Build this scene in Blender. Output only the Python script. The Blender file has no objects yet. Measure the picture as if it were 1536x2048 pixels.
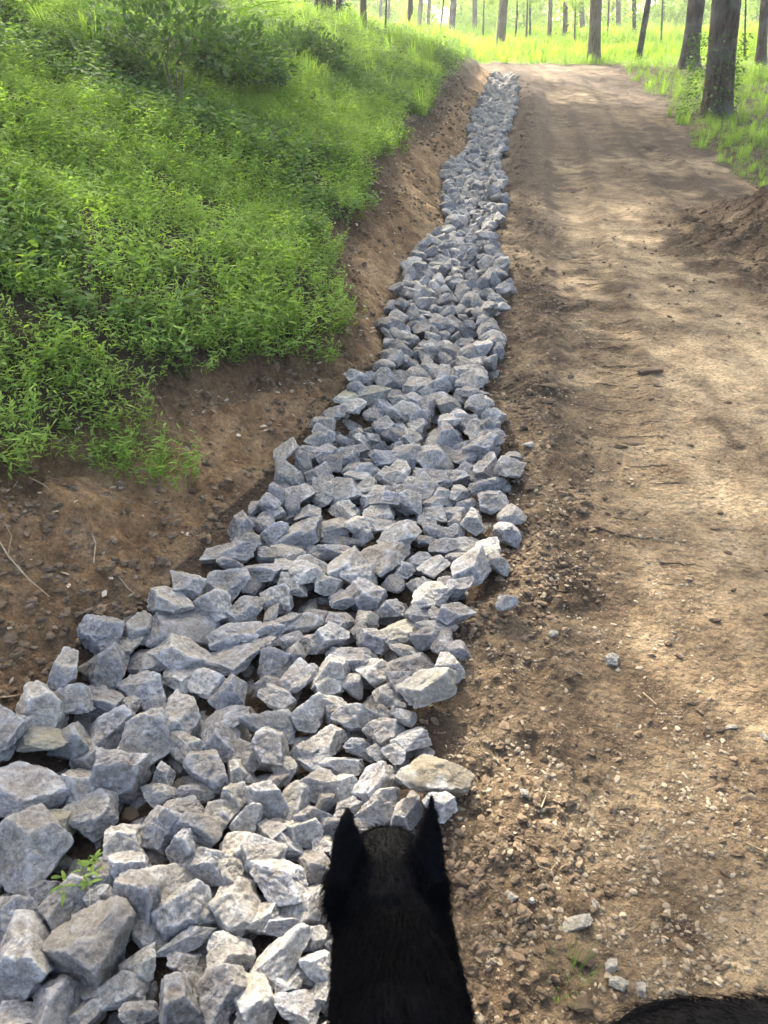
import bpy, math, random
import numpy as np
from mathutils import Vector, Matrix, noise as mnoise
R = math.radians
random.seed(7)
rng = np.random.default_rng(11)
scene = bpy.context.scene
col = scene.collection

# ------------------------------------------------------------------ camera, sky, sun, exposure
EYE = np.array([0.0, 0.0, 1.65])
FPX = 1540.0                      # focal length in pixels of the 1536 px wide photograph
PITCH = math.atan((1024 - 180) / FPX)
cam_d = bpy.data.cameras.new('camera')
cam = bpy.data.objects.new('camera', cam_d)
col.objects.link(cam)
cam.location = EYE
cam.rotation_euler = (R(90) - PITCH, 0, 0)
cam_d.sensor_fit = 'HORIZONTAL'
cam_d.sensor_width = 7.0
cam_d.lens = 7.0 * FPX / 1536
cam_d.clip_start = 0.05
cam_d.clip_end = 900
cam_d.dof.use_dof = True
cam_d.dof.focus_distance = 4.0
cam_d.dof.aperture_fstop = 2.2
scene.camera = cam

SUN_AZ, SUN_EL = R(-14), R(40)    # azimuth from +y, towards +x
world = bpy.data.worlds.new('World')
scene.world = world
world.use_nodes = True
wn = world.node_tree
wn.nodes.clear()
sky = wn.nodes.new('ShaderNodeTexSky')
sky.sky_type = 'NISHITA'
sky.sun_disc = False
sky.sun_elevation = SUN_EL
sky.sun_rotation = SUN_AZ
sky.air_density = 0.8
sky.dust_density = 7.0
sky.ozone_density = 0.4
bg = wn.nodes.new('ShaderNodeBackground')
bg.inputs['Strength'].default_value = 0.15
wo = wn.nodes.new('ShaderNodeOutputWorld')
wn.links.new(sky.outputs[0], bg.inputs[0])
wn.links.new(bg.outputs[0], wo.inputs[0])
sun_d = bpy.data.lights.new('sun', 'SUN')
sun_d.energy = 3.1
sun_d.angle = R(0.53)
sun_d.color = (1.0, 0.93, 0.80)
sun = bpy.data.objects.new('sun', sun_d)
col.objects.link(sun)
sd = Vector((math.sin(SUN_AZ) * math.cos(SUN_EL), math.cos(SUN_AZ) * math.cos(SUN_EL), math.sin(SUN_EL)))
sun.rotation_euler = (-sd).to_track_quat('-Z', 'Y').to_euler()
sun.location = (0, 30, 40)
scene.view_settings.view_transform = 'Standard'
scene.view_settings.look = 'None'
scene.view_settings.gamma = 1.0
scene.view_settings.exposure = 2.48
scene.render.engine = 'CYCLES'
scene.cycles.use_denoising = True
scene.cycles.max_bounces = 6
scene.cycles.transparent_max_bounces = 8
scene.cycles.sample_clamp_indirect = 6.0

# ------------------------------------------------------------------ numpy helpers
def hash2(ix, iy, seed):
    h = (ix.astype(np.int64) * 374761393 + iy.astype(np.int64) * 668265263 + seed * 1442695041) & 0x7fffffff
    h = ((h ^ (h >> 13)) * 1274126177) & 0x7fffffff
    h = h ^ (h >> 16)
    return (h & 0xffffff) / float(0xffffff)
def vnoise(x, y, seed=0):
    ix, iy = np.floor(x), np.floor(y)
    fx, fy = x - ix, y - iy
    fx = fx * fx * (3 - 2 * fx); fy = fy * fy * (3 - 2 * fy)
    a = hash2(ix, iy, seed); b = hash2(ix + 1, iy, seed)
    c = hash2(ix, iy + 1, seed); d = hash2(ix + 1, iy + 1, seed)
    return (a + (b - a) * fx) * (1 - fy) + (c + (d - c) * fx) * fy
def fbm(x, y, octv=4, seed=0, gain=0.5):
    s, a, t = 0, 1.0, 0
    for o in range(octv):
        s = s + a * (vnoise(x, y, seed + o * 17) - 0.5) * 2
        t += a; a *= gain
        x = x * 2.03 + 11.3; y = y * 2.03 - 7.1
    return s / t
def sstep(a, b, x):
    t = np.clip((x - a) / (b - a), 0, 1)
    return t * t * (3 - 2 * t)
def arr(v): return np.atleast_1d(np.asarray(v, float))

cP, sP = math.cos(PITCH), math.sin(PITCH)
def ray(px, py):
    a, b = (px - 768) / FPX, (1024 - py) / FPX
    return np.array([a, cP + b * sP, -sP + b * cP])
def project(x, y, z):
    dx, dy, dz = x - EYE[0], y - EYE[1], z - EYE[2]
    depth = dy * cP - dz * sP
    up = dy * sP + dz * cP
    d = np.where(depth > 1e-3, depth, 1e-3)
    return 768 + FPX * dx / d, 1024 - FPX * up / d, depth
TS = np.geomspace(0.4, 260, 1500)
def hit(px, py, surf):
    d = ray(px, py)
    P = EYE[None, :] + TS[:, None] * d[None, :]
    below = P[:, 2] < surf(P[:, 0], P[:, 1])
    if not below.any(): return None
    i = int(np.argmax(below))
    lo, hi = TS[max(i - 1, 0)], TS[i]
    for _ in range(18):
        m = (lo + hi) / 2
        p = EYE + m * d
        if p[2] < surf(arr(p[0]), arr(p[1]))[0]: hi = m
        else: lo = m
    return EYE + hi * d

# ------------------------------------------------------------------ shape of the ground
ZY = np.array([-6, 0, 28.5, 30.5, 54, 60, 90, 160, 500.])
ZZ = np.array([-.5, 0, 2.48, 2.62, 4.25, 4.45, 4.0, 1.0, -6.])
def zr(y): return np.interp(y, ZY, ZZ)
def road_surf(x, y): return zr(y) + x * 0
def path_px(pts, surf=road_surf):
    return np.array([hit(a, b, surf) for a, b in pts])
L_px = [(0,1500),(60,1420),(165,1300),(270,1235),(400,1120),(450,1040),(520,985),(590,900),(680,800),(768,720),(772,655),(788,590),(805,540),(850,505),(890,455),(885,350),(930,310),(942,240),(972,190),(985,152)]
R_px = [(880,2040),(905,1600),(925,1500),(870,1440),(915,1350),(925,1240),(1030,1190),(1030,1110),(1045,1000),(1035,900),(1000,830),(1000,780),(1022,680),(1025,600),(1028,550),(1000,500),(1022,420),(1010,340),(1030,250),(1043,200),(1036,155)]
PL, PR = path_px(L_px), path_px(R_px)
PR[:, 0] -= .012 + .002 * PR[:, 1]
PL = np.vstack([[-3.6, -0.8, 0], [-1.9, .6, 0], PL, [PL[-1][0] + .1, 30, 0]])
PR = np.vstack([[0.1, -0.8, 0], PR, [PR[-1][0] - .1, 30, 0]])
def xL(y): return np.interp(y, PL[:, 1], PL[:, 0])
def xR(y): return np.interp(y, PR[:, 1], PR[:, 0])
YEND = PL[-2][1]
def cut_surf(x, y):
    return zr(y) + 0.74 * np.maximum(xL(y) - x, 0)
B_px = [(0,868),(120,890),(230,890),(362,920),(350,850),(290,800),(280,742),(420,748),(560,742),(640,705),(690,650),(690,570),(668,480),(745,408),(770,340),(850,252),(905,190),(955,135)]
PB = path_px(B_px, cut_surf)
sb_pts = sorted([(p[1], xL(p[1]) - p[0]) for p in PB])
_by = np.array([-3.] + [p[0] for p in sb_pts] + [34.]); _bs = np.array([sb_pts[0][1] + .3] + [p[1] for p in sb_pts] + [.2])
_gy = np.linspace(-3, 34, 400)
_gs = np.interp(_gy, _by, _bs)
_k = np.exp(-np.linspace(-2, 2, 15) ** 2); _k /= _k.sum()
_gs = np.convolve(np.pad(_gs, 7, 'edge'), _k, 'valid')
def sB(y): return np.interp(y, _gy, _gs)
def surf0(x, y):
    """the lie of the land without its small relief"""
    x, y = np.asarray(x, float), np.asarray(y, float)
    z = zr(y)
    s = xL(y) - x
    b = sB(y)
    fade = 1 - sstep(29, 46, y)
    k = np.interp(y, [0, 4, 12, 28, 40], [.38, .40, .33, .17, .12])
    hs = np.maximum(s - b, 0)
    hill = 0.74 * b + .05 * sstep(0, .12, hs) + k * (hs - hs ** 2 * .010 * sstep(0, 8, hs)).clip(0) * (hs < 50) + (hs >= 50) * k * 25
    zb = np.where(s < b, 0.74 * np.maximum(s, 0), hill)
    z = z + np.where(s > 0, zb, 0) * fade
    # stone bed a little lower than the track
    inch = sstep(0, .25, -s) * sstep(0, .25, xR(y) - x) * (y < YEND + .5)
    z = z - .07 * inch
    # right-hand land beyond the track
    xr = RX(y)
    q = np.maximum(x - xr, 0)
    z = z + (.03 * sstep(0, .4, q) + .02 * q * (q < 30) + .6 * (q >= 30)) * (y > 6)
    # dirt berm on the right edge
    z = z + .40 * np.exp(-(((x - BM[0]) / .72) ** 2 + ((y - BM[1]) / 1.0) ** 2) ** 1.2)
    return z
_rp = path_px([(1660,470),(1536,382),(1450,335),(1390,280),(1330,215),(1268,165),(1240,131)])
def RX(y): return np.interp(y, _rp[:, 1], _rp[:, 0])
BM = hit(1650, 492, road_surf)[:2]

def poly_in(px, py, poly):
    inside = np.zeros(px.shape, bool)
    j = len(poly) - 1
    for i in range(len(poly)):
        xi, yi = poly[i]; xj, yj = poly[j]
        if yi != yj:
            c = ((yi > py) != (yj > py)) & (px < (xj - xi) * (py - yi) / (yj - yi) + xi)
            inside ^= c
        j = i
    return inside
PBg = PB.copy(); PBg[:, 0] += .05 - .026 * PB[:, 1]; PBg[:, 1] -= .05
GP = np.vstack([[-14, 1.2], [PB[0][0] - .9, PB[0][1] - .35], PBg[:, :2], [PB[-1][0] - .2, 30.5], [PB[-1][0] - .1, 31.5], [-60, 33]])
def grass_left(x, y):
    wob = .05 + .012 * y
    wx = x + fbm(x * 3.1, y * 3.1, 3, 5) * wob * 1.6
    wy = y + fbm(x * 3.1, y * 3.1, 3, 9) * wob * 1.6
    return poly_in(wx, wy, GP)
YC = hit(1100, 129, road_surf)[1]
def grass_right(x, y):
    return (x + fbm(x * 1.7, y * 1.7, 3, 21) * .28 > RX(y)) & (y > 5.5)
def grass_far(x, y): return y + fbm(x * 1.1, y * 1.1, 3, 31) * .5 > YC
def lane(px_list): 
    P = path_px(px_list)
    return lambda y: np.interp(y, P[::-1][:, 1] if P[0][1] > P[-1][1] else P[:, 1], P[::-1][:, 0] if P[0][1] > P[-1][1] else P[:, 0])
lane1 = lane([(1235,1500),(1230,1000),(1215,860),(1190,700),(1170,560),(1150,470),(1130,300),(1110,200),(1100,150)])
lane2 = lane([(1900,1000),(1760,760),(1640,620),(1500,520),(1400,420),(1310,310),(1240,220),(1180,150)])
def lug_mask(x, y):
    o = 0
    for ln, sg in ((lane1, 1), (lane2, -1)):
        d = x - ln(y)
        m = np.exp(-(d / .24) ** 4) * (y > 2)
        o = np.maximum(o, m * np.clip(np.maximum(sstep(.40, .6, vnoise(x * .8 + 3, y * .55 + sg, 80 + sg)), np.exp(-((y - 4.9) / 1.1) ** 2)), 0, 1) * sstep(.25, .5, vnoise(x * 4, y * 4, 84)))
    return o
def relief(x, y):
    """clods, ruts and tyre-lug prints; metres"""
    s = xL(y) - x
    near = 1 / (1 + .03 * y)
    g = fbm(x * 1.3, y * 1.3, 3, 40) * .035
    a = fbm(x * 9, y * 9, 4, 50, .6)
    cl = np.maximum(fbm(x * 22, y * 22, 3, 60, .6), 0)
    onroad = (s < 0)
    edge = np.exp(-((x - xR(y) - .16) / .17) ** 2)
    rough = np.clip(.45 + edge * 1.3 + .5 * sstep(.45, .8, vnoise(x * .9, y * .9, 70)), 0, 1.9)
    z = g * .6 + a * .010 * rough * (1 + .04 * np.clip(y, 0, 30)) + fbm(x * 3.2, y * 2.1, 3, 55) * .004 * sstep(3, 10, y) + cl * .014 * rough
    z = z + edge * (.03 + .02 * a)
    # tyre lanes
    for ln, sg in ((lane1, 1), (lane2, -1)):
        d = x - ln(y)
        m = np.exp(-(d / .2) ** 4) * (y > .5)
        patch = np.maximum(sstep(.42, .62, vnoise(x * .8 + 3, y * .55 + sg, 80 + sg)), np.exp(-((y - 4.9) / 1.1) ** 2))
        ph = (y + sg * np.abs(d) * .35 + .03 * a) / (.07 + .018 * y)
        lug = 1 - sstep(.25, .8, np.sin(ph * 2 * math.pi)) * 1.4
        far_ = sstep(2.2, 3.6, y) * sstep(16, 9, y)
        z = z - m * (.010 + .014 * sstep(3, 7, y) * (y < 30)) + m * patch * (lug - .5) * (.014 * far_ + .002) * (.4 + 1.2 * vnoise(x * 6, y * 6, 83))
        z = z + .016 * far_ * np.exp(-((np.abs(d) - .26) / .06) ** 2) * (y > .5)
    # scraped bank
    bank = sstep(0, .1, s)
    zb = fbm(x * 3, y * 3, 3, 90) * .045 + fbm(x * 11 + y * 3, y * 9, 4, 91, .6) * .034 + np.abs(fbm(x * 5 - y * 4, y * 2, 3, 92)) * -.035 + cl * .012
    lipd = s - sB(y)
    zb = zb - .05 * np.exp(-((lipd + .06) / .07) ** 2) * (vnoise(x * 3, y * 3, 77) + .2)
    zb = zb + np.abs(fbm(x * 14 - y * 6, y * 12, 3, 93)) * -.024 + .018 * sstep(.3, .8, fbm(x * 26, y * 26, 2, 94) * .5 + .5)
    hillz = fbm(x * .8, y * .8, 3, 95) * .12 + fbm(x * 4, y * 4, 3, 96) * .03
    wh = sstep(0, .3, lipd)
    z = z * (1 - bank) + bank * (zb * (1 - wh) + hillz * wh)
    bm = np.exp(-(((x - BM[0]) / 1.2) ** 2 + ((y - BM[1]) / 1.4) ** 2) ** 2)
    z = z + bm * (fbm(x * 7, y * 7, 4, 97, .65) * .09 + cl * .05)
    far = sstep(YC - 1, YC + 2, y)
    z = z * (1 - far) + far * (g * 2.0 + fbm(x * .25, y * .25, 2, 98) * .12)
    return z
def surf(x, y): return surf0(x, y) + relief(x, y)
def gz(x, y): return float(surf(arr(x), arr(y))[0])
def place(px, py, lift=0.0):
    p = hit(px, py, lambda a, b: surf(a, b) + lift)
    return p

# ------------------------------------------------------------------ object helpers
def tag(o, label=None, cat=None, group=None, kind=None):
    if label: o['label'] = label
    if cat: o['category'] = cat
    if group: o['group'] = group
    if kind: o['kind'] = kind
    return o
def empty(name, loc=(0, 0, 0), rz=0):
    o = bpy.data.objects.new(name, None)
    o.empty_display_size = .1
    o.location = loc; o.rotation_euler = (0, 0, rz)
    col.objects.link(o)
    return o
def mesh_np(name, V, F, mats=(), smooth=True, fmat=None):
    """V n x 3, F list of arrays (same arity m x k) or one array"""
    me = bpy.data.meshes.new(name)
    Fs = F if isinstance(F, list) else [F]
    V = np.asarray(V, np.float32)
    me.vertices.add(len(V)); me.vertices.foreach_set('co', V.ravel())
    nl = sum(f.size for f in Fs); npoly = sum(len(f) for f in Fs)
    me.loops.add(nl); me.polygons.add(npoly)
    me.loops.foreach_set('vertex_index', np.concatenate([f.ravel() for f in Fs]).astype(np.int32))
    tot = np.concatenate([np.full(len(f), f.shape[1]) for f in Fs])
    st = np.concatenate([[0], np.cumsum(tot)[:-1]])
    me.polygons.foreach_set('loop_start', st.astype(np.int32))
    me.polygons.foreach_set('loop_total', tot.astype(np.int32))
    me.polygons.foreach_set('use_smooth', np.full(npoly, smooth))
    if fmat is not None: me.polygons.foreach_set('material_index', fmat.astype(np.int32))
    for m in mats: me.materials.append(m)
    me.update(calc_edges=True)
    return me
def attr(me, name, vals):
    a = me.attributes.new(name, 'FLOAT', 'POINT')
    a.data.foreach_set('value', np.asarray(vals, np.float32))
def link(name, me, parent=None):
    o = bpy.data.objects.new(name, me)
    col.objects.link(o)
    if parent is not None: o.parent = parent
    return o

# ------------------------------------------------------------------ materials
class NT:
    def __init__(s, name):
        s.m = bpy.data.materials.new(name); s.m.use_nodes = True
        s.t = s.m.node_tree; s.t.nodes.clear()
        s.out = s.n('ShaderNodeOutputMaterial')
    def n(s, typ, **kw):
        nd = s.t.nodes.new(typ)
        for k, v in kw.items(): setattr(nd, k, v)
        return nd
    def l(s, a, b): s.t.links.new(a, b)
    def put(s, sock, v):
        if hasattr(v, 'is_linked') or hasattr(v, 'links'): s.l(v, sock)
        else: sock.default_value = v
    def math(s, op, a, b=0.0, clamp=False):
        nd = s.n('ShaderNodeMath', operation=op, use_clamp=clamp)
        s.put(nd.inputs[0], a); s.put(nd.inputs[1], b)
        return nd.outputs[0]
    def mix(s, f, a, b, typ='MIX'):
        nd = s.n('ShaderNodeMix', data_type='RGBA', blend_type=typ)
        s.put(nd.inputs[0], f)
        s.put(nd.inputs[6], a if not isinstance(a, tuple) else (*a, 1)[:4]); s.put(nd.inputs[7], b if not isinstance(b, tuple) else (*b, 1)[:4])
        return nd.outputs[2]
    def noise(s, vec, scale, detail=4, rough=.55, out='Fac', dist=0.0):
        nd = s.n('ShaderNodeTexNoise')
        nd.inputs['Scale'].default_value = scale; nd.inputs['Detail'].default_value = detail
        nd.inputs['Roughness'].default_value = rough; nd.inputs['Distortion'].default_value = dist
        if vec is not None: s.l(vec, nd.inputs['Vector'])
        return nd.outputs[out]
    def ramp(s, f, stops):
        nd = s.n('ShaderNodeValToRGB')
        e = nd.color_ramp.elements
        while len(e) < len(stops): e.new(.5)
        for i, (p, c) in enumerate(stops):
            e[i].position = p
            e[i].color = (*c, 1) if isinstance(c, tuple) else (c, c, c, 1)
        s.put(nd.inputs[0], f)
        return nd.outputs[0]
    def attr(s, name): return s.n('ShaderNodeAttribute', attribute_name=name).outputs['Fac']
    def pos(s): return s.n('ShaderNodeNewGeometry').outputs['Position']
    def obj(s): return s.n('ShaderNodeTexCoord').outputs['Object']
    def bump(s, h, strength=.5, dist=.01, nrm=None):
        nd = s.n('ShaderNodeBump')
        nd.inputs['Strength'].default_value = strength; nd.inputs['Distance'].default_value = dist
        s.l(h, nd.inputs['Height'])
        if nrm is not None: s.l(nrm, nd.inputs['Normal'])
        return nd.outputs[0]
    def bsdf(s, colr, rough=.9, nrm=None, spec=.3):
        b = s.n('ShaderNodeBsdfPrincipled')
        s.put(b.inputs['Base Color'], colr if not isinstance(colr, tuple) else (*colr, 1)[:4])
        s.put(b.inputs['Roughness'], rough)
        b.inputs['Specular IOR Level'].default_value = spec
        if nrm is not None: s.l(nrm, b.inputs['Normal'])
        return b.outputs[0]
    def done(s, sh): s.l(sh, s.out.inputs['Surface']); return s.m

def mat_soil():
    t = NT('soil')
    p = t.pos()
    big = t.noise(p, .9, 5, .6)
    mid = t.noise(p, 5, 6, .65)
    fine = t.noise(p, 60, 5, .7)
    road = t.ramp(t.math('ADD', t.math('MULTIPLY', big, .55), t.math('MULTIPLY', mid, .45)),
                  [(.36, (.098, .067, .039)), (.48, (.212, .147, .083)), (.60, (.335, .248, .147))])
    bank = t.ramp(t.math('ADD', t.math('MULTIPLY', big, .4), t.math('MULTIPLY', mid, .6)),
                  [(.36, (.12, .068, .033)), (.50, (.25, .152, .075)), (.64, (.39, .262, .142))])
    st_ = t.n('ShaderNodeMapping'); st_.inputs['Scale'].default_value = (1, 1.6, 1); t.l(p, st_.inputs[0])
    fl2 = t.noise(st_.outputs[0], 3.3, 8, .78, dist=.6)
    road = t.mix(t.ramp(fl2, [(.33, .85), (.47, 0.0)]), road, (.075, .048, .028))
    road = t.mix(t.ramp(fl2, [(.56, 0.0), (.68, .5)]), road, (.40, .31, .19))
    c = t.mix(t.attr('bank'), road, bank)
    c = t.mix(t.attr('soil_dark'), c, (.050, .033, .021))
    pale = t.math('MULTIPLY', t.attr('pale'), t.ramp(mid, [(.35, 0.2), (.6, 1.0)]))
    c = t.mix(pale, c, (.42, .325, .195))
    c = t.mix(1.0, c, t.ramp(fine, [(.3, .62), (.52, 1.0), (.72, 1.28)]), 'MULTIPLY')
    # flecks of grit
    v = t.n('ShaderNodeTexVoronoi'); v.inputs['Scale'].default_value = 95; t.l(p, v.inputs['Vector'])
    fl = t.math('MULTIPLY', t.ramp(v.outputs['Distance'], [(.16, 1.0), (.26, 0.0)]), t.ramp(t.noise(p, 31, 2), [(.5, 0.0), (.6, 1.0)]))
    c = t.mix(t.math('MULTIPLY', fl, .7), c, (.36, .30, .21))
    c = t.mix(t.attr('humus'), c, t.ramp(t.noise(p, 30, 4, .7), [(.35, (.018, .014, .009)), (.6, (.06, .045, .025)), (.75, (.13, .10, .06))]))
    sx = t.n('ShaderNodeSeparateXYZ'); t.l(p, sx.inputs[0])
    wob = t.math('MULTIPLY', t.noise(p, 3, 3, .6), .10)
    lw = t.math('SINE', t.math('MULTIPLY', t.math('ADD', t.math('ADD', sx.outputs[1], wob), t.math('MULTIPLY', sx.outputs[0], .18)), 46.0))
    slot = t.math('MULTIPLY', t.ramp(t.math('ADD', t.math('MULTIPLY', lw, .5), .5), [(.80, 0.0), (.93, 1.0)]), t.attr('lug'))
    slot = t.math('MULTIPLY', slot, t.ramp(t.noise(p, 9, 3), [(.42, 0.0), (.52, 1.0)]))
    c = t.mix(t.math('MULTIPLY', slot, .8), c, (.085, .055, .032))
    mott = t.noise(p, 13, 6, .8)
    c = t.mix(1.0, c, t.ramp(mott, [(.34, .55), (.48, 1.0), (.66, 1.22)]), 'MULTIPLY')
    vb = t.n('ShaderNodeTexVoronoi'); vb.inputs['Scale'].default_value = 42; t.l(p, vb.inputs['Vector'])
    h = t.math('ADD', t.math('MULTIPLY', fine, .5), t.math('MULTIPLY', t.noise(p, 18, 6, .7), 1.4))
    h = t.math('SUBTRACT', h, t.math('MULTIPLY', vb.outputs['Distance'], .55))
    h = t.math('ADD', h, t.math('MULTIPLY', t.noise(p, 7, 6, .75), 2.0))
    h = t.math('SUBTRACT', h, t.math('MULTIPLY', slot, 3.0))
    n = t.bump(h, 1.0, .022)
    return t.done(t.bsdf(c, .93, n, .2))
def mat_turf(name, dark, lightc, bright):
    t = NT(name)
    p = t.pos()
    a = t.noise(p, 1.4, 5, .6); b = t.noise(p, 38, 4, .7)
    c = t.ramp(a, [(.35, dark), (.6, lightc)])
    c = t.mix(t.ramp(b, [(.42, 0.0), (.7, .75)]), c, bright)
    n = t.bump(b, 1.0, .03)
    return t.done(t.bsdf(c, .95, n, .1))
def mat_rock(name, c0, c1, c2, wear_crease=1.0):
    t = NT(name)
    oi = t.n('ShaderNodeObjectInfo')
    rnd = t.math('FRACT', t.math('ADD', oi.outputs['Random'], t.attr('rnd')))
    o = t.obj()
    off = t.n('ShaderNodeVectorMath', operation='ADD'); t.l(t.pos(), off.inputs[0])
    p = off.outputs[0]
    a = t.noise(p, 9, 6, .65, dist=.4); b = t.noise(p, 85, 8, .82); w = t.noise(p, 24, 4, .6, dist=1.2)
    c = t.ramp(a, [(.32, c0), (.5, c1), (.68, c2)])
    c = t.mix(1.0, c, t.ramp(b, [(.34, .50), (.5, 1.0), (.64, 1.55)]), 'MULTIPLY')
    vein = t.ramp(t.math('ABSOLUTE', t.math('SUBTRACT', w, .5)), [(.0, 1.0), (.012, .5), (.03, 0.0)])
    c = t.mix(t.math('MULTIPLY', vein, .42), c, (.62, .63, .64))
    # chipped edges paler, hollows darker
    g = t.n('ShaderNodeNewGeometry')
    c = t.mix(t.math('MULTIPLY', t.ramp(g.outputs['Pointiness'], [(.505, 0.0), (.57, 1.0)]), .55 * wear_crease), c, (.58, .59, .60))
    c = t.mix(t.math('MULTIPLY', t.ramp(g.outputs['Pointiness'], [(.43, 1.0), (.5, 0.0)]), .35 * wear_crease), c, (.07, .075, .085))
    sp = t.n('ShaderNodeSeparateColor'); t.l(oi.outputs['Color'], sp.inputs[0])
    # per stone value and tint
    c = t.mix(1.0, c, t.ramp(rnd, [(0.0, (.70, .71, .73)), (.35, (.92, .93, .96)), (.7, (1.04, 1.03, 1.0)), (1.0, (1.30, 1.27, 1.19))]), 'MULTIPLY')
    gain = t.math('ADD', t.math('MULTIPLY', sp.outputs[0], 1.2), .4)      # r = .5 is neutral
    cb = t.n('ShaderNodeCombineColor'); [t.l(gain, cb.inputs[i]) for i in range(3)]
    c = t.mix(1.0, c, cb.outputs[0], 'MULTIPLY')
    # earth lying on it: b
    nz = t.n('ShaderNodeSeparateXYZ'); t.l(g.outputs['Normal'], nz.inputs[0])
    e = t.math('MULTIPLY', t.ramp(t.math('ADD', t.noise(p, 16, 5, .7), t.math('MULTIPLY', t.noise(p, 5, 2), .5)), [(.68, 0.0), (.78, 1.0)]), t.ramp(nz.outputs[2], [(.2, 0.0), (.7, 1.0)]))
    e2 = t.math('MULTIPLY', sp.outputs[2], t.ramp(t.noise(p, 13, 5, .7), [(.40, 0.0), (.52, 1.0)]))
    amt = t.math('MAXIMUM', t.math('MULTIPLY', e, .35), e2, clamp=True)
    c = t.mix(amt, c, t.ramp(b, [(.35, (.13, .09, .05)), (.65, (.34, .27, .16))]))
    # warm or green stain: g
    c = t.mix(t.math('MULTIPLY', sp.outputs[1], t.ramp(t.noise(p, 7, 4), [(.4, 0.1), (.6, 1.0)])), c, (.32, .30, .20))
    h = t.math('ADD', t.math('MULTIPLY', b, .6), t.math('ADD', t.noise(p, 26, 5, .7), t.math('MULTIPLY', t.math('ABSOLUTE', t.math('SUBTRACT', t.noise(p, 14, 4, .6, dist=.8), .5)), 1.6)))
    n = t.bump(h, 1.0, .012)
    return t.done(t.bsdf(c, .82, n, .3))
def mat_leaf(name, dark, light, trans=.45, vary=.6):
    t = NT(name)
    oi = t.n('ShaderNodeObjectInfo')
    v = t.attr('v')
    p = t.pos()
    a = t.noise(p, .8, 3)
    f = t.math('ADD', t.math('MULTIPLY', v, vary), t.math('MULTIPLY', t.ramp(a, [(.3, 0.0), (.7, 1.0)]), 1 - vary))
    c = t.mix(f, dark, light)
    br = t.n('ShaderNodeHueSaturation'); t.l(c, br.inputs['Color'])
    t.l(t.math('ADD', .75, t.math('MULTIPLY', oi.outputs['Random'], .5)), br.inputs['Value'])
    c = br.outputs[0]
    d = t.bsdf(c, .7, None, .15)
    tr = t.n('ShaderNodeBsdfTranslucent')
    c2 = t.mix(1.0, c, (1.25, 1.35, .55), 'MULTIPLY')
    t.l(c2, tr.inputs['Color'])
    mx = t.n('ShaderNodeMixShader'); mx.inputs[0].default_value = trans
    t.l(d, mx.inputs[1]); t.l(tr.outputs[0], mx.inputs[2])
    return t.done(mx.outputs[0])
def mat_bark(name, dark, light, scale=1.0, moss=0.0):
    t = NT(name)
    p = t.obj()
    mp = t.n('ShaderNodeMapping'); mp.inputs['Scale'].default_value = (1, 1, .16); t.l(p, mp.inputs[0])
    a = t.noise(mp.outputs[0], 26 * scale, 6, .7, dist=.5); b = t.noise(p, 2.2, 4)
    c = t.mix(t.ramp(a, [(.35, 0.0), (.65, 1.0)]), dark, light)
    c = t.mix(t.ramp(b, [(.45, 0.0), (.75, .6)]), c, (.26, .26, .23))
    if moss: c = t.mix(t.math('MULTIPLY', t.ramp(t.noise(p, 5, 4), [(.45, 0.0), (.6, 1.0)]), moss), c, (.05, .07, .02))
    n = t.bump(a, 1.0, .03)
    return t.done(t.bsdf(c, .95, n, .15))
def mat_plain(name, c0, c1, sc=40, rough=.9, bump=.005, spec=.25):
    t = NT(name)
    p = t.obj()
    a = t.noise(p, sc, 5, .65)
    oi = t.n('ShaderNodeObjectInfo')
    c = t.mix(t.ramp(a, [(.3, 0.0), (.7, 1.0)]), c0, c1)
    c = t.mix(1.0, c, t.ramp(t.math('FRACT', t.math('ADD', oi.outputs['Random'], t.attr('rnd'))), [(0.0, .6), (1.0, 1.35)]), 'MULTIPLY')
    return t.done(t.bsdf(c, rough, t.bump(a, .7, bump), spec))
M = {}
M['soil'] = mat_soil()
M['hill'] = mat_turf('hill_soil', (.030, .034, .012), (.055, .075, .020), (.10, .17, .035))
M['meadow'] = mat_turf('meadow_turf', (.09, .13, .02), (.14, .20, .03), (.20, .29, .045))
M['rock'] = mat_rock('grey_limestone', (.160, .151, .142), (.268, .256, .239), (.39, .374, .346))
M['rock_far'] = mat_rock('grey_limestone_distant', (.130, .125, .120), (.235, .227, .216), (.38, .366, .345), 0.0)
M['pale'] = mat_rock('pale_limestone', (.28, .25, .20), (.40, .37, .31), (.52, .49, .43))
M['gravel'] = mat_plain('gravel', (.13, .098, .064), (.35, .29, .20), 25)
M['clod'] = mat_plain('earth_clod', (.085, .058, .037), (.22, .16, .10), 30, .97, .01)
M['twig'] = mat_plain('dry_twig', (.26, .19, .11), (.46, .36, .23), 30)
M['deadleaf'] = mat_plain('dead_leaf', (.16, .12, .08), (.50, .44, .34), 12)
M['stilt'] = mat_leaf('stiltgrass_leaf', (.105, .188, .038), (.31, .44, .105), .50, .7)
M['weed'] = mat_leaf('weed_leaf', (.085, .155, .045), (.18, .28, .08), .44, .6)
M['brush'] = mat_leaf('bramble_leaf', (.050, .105, .040), (.13, .22, .075), .45, .6)
M['mead_leaf'] = mat_leaf('meadow_leaf', (.14, .25, .03), (.31, .43, .07), .5, .6)
M['fern'] = mat_leaf('fern_leaf', (.10, .21, .03), (.26, .40, .07), .5, .6)
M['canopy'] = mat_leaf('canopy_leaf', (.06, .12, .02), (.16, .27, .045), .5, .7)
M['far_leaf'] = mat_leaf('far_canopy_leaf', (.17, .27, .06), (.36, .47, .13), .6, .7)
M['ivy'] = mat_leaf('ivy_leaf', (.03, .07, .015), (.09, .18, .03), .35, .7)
M['ivy_lit'] = mat_leaf('sunlit_ivy_leaf', (.13, .22, .02), (.30, .42, .04), .5, .7)
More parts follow.
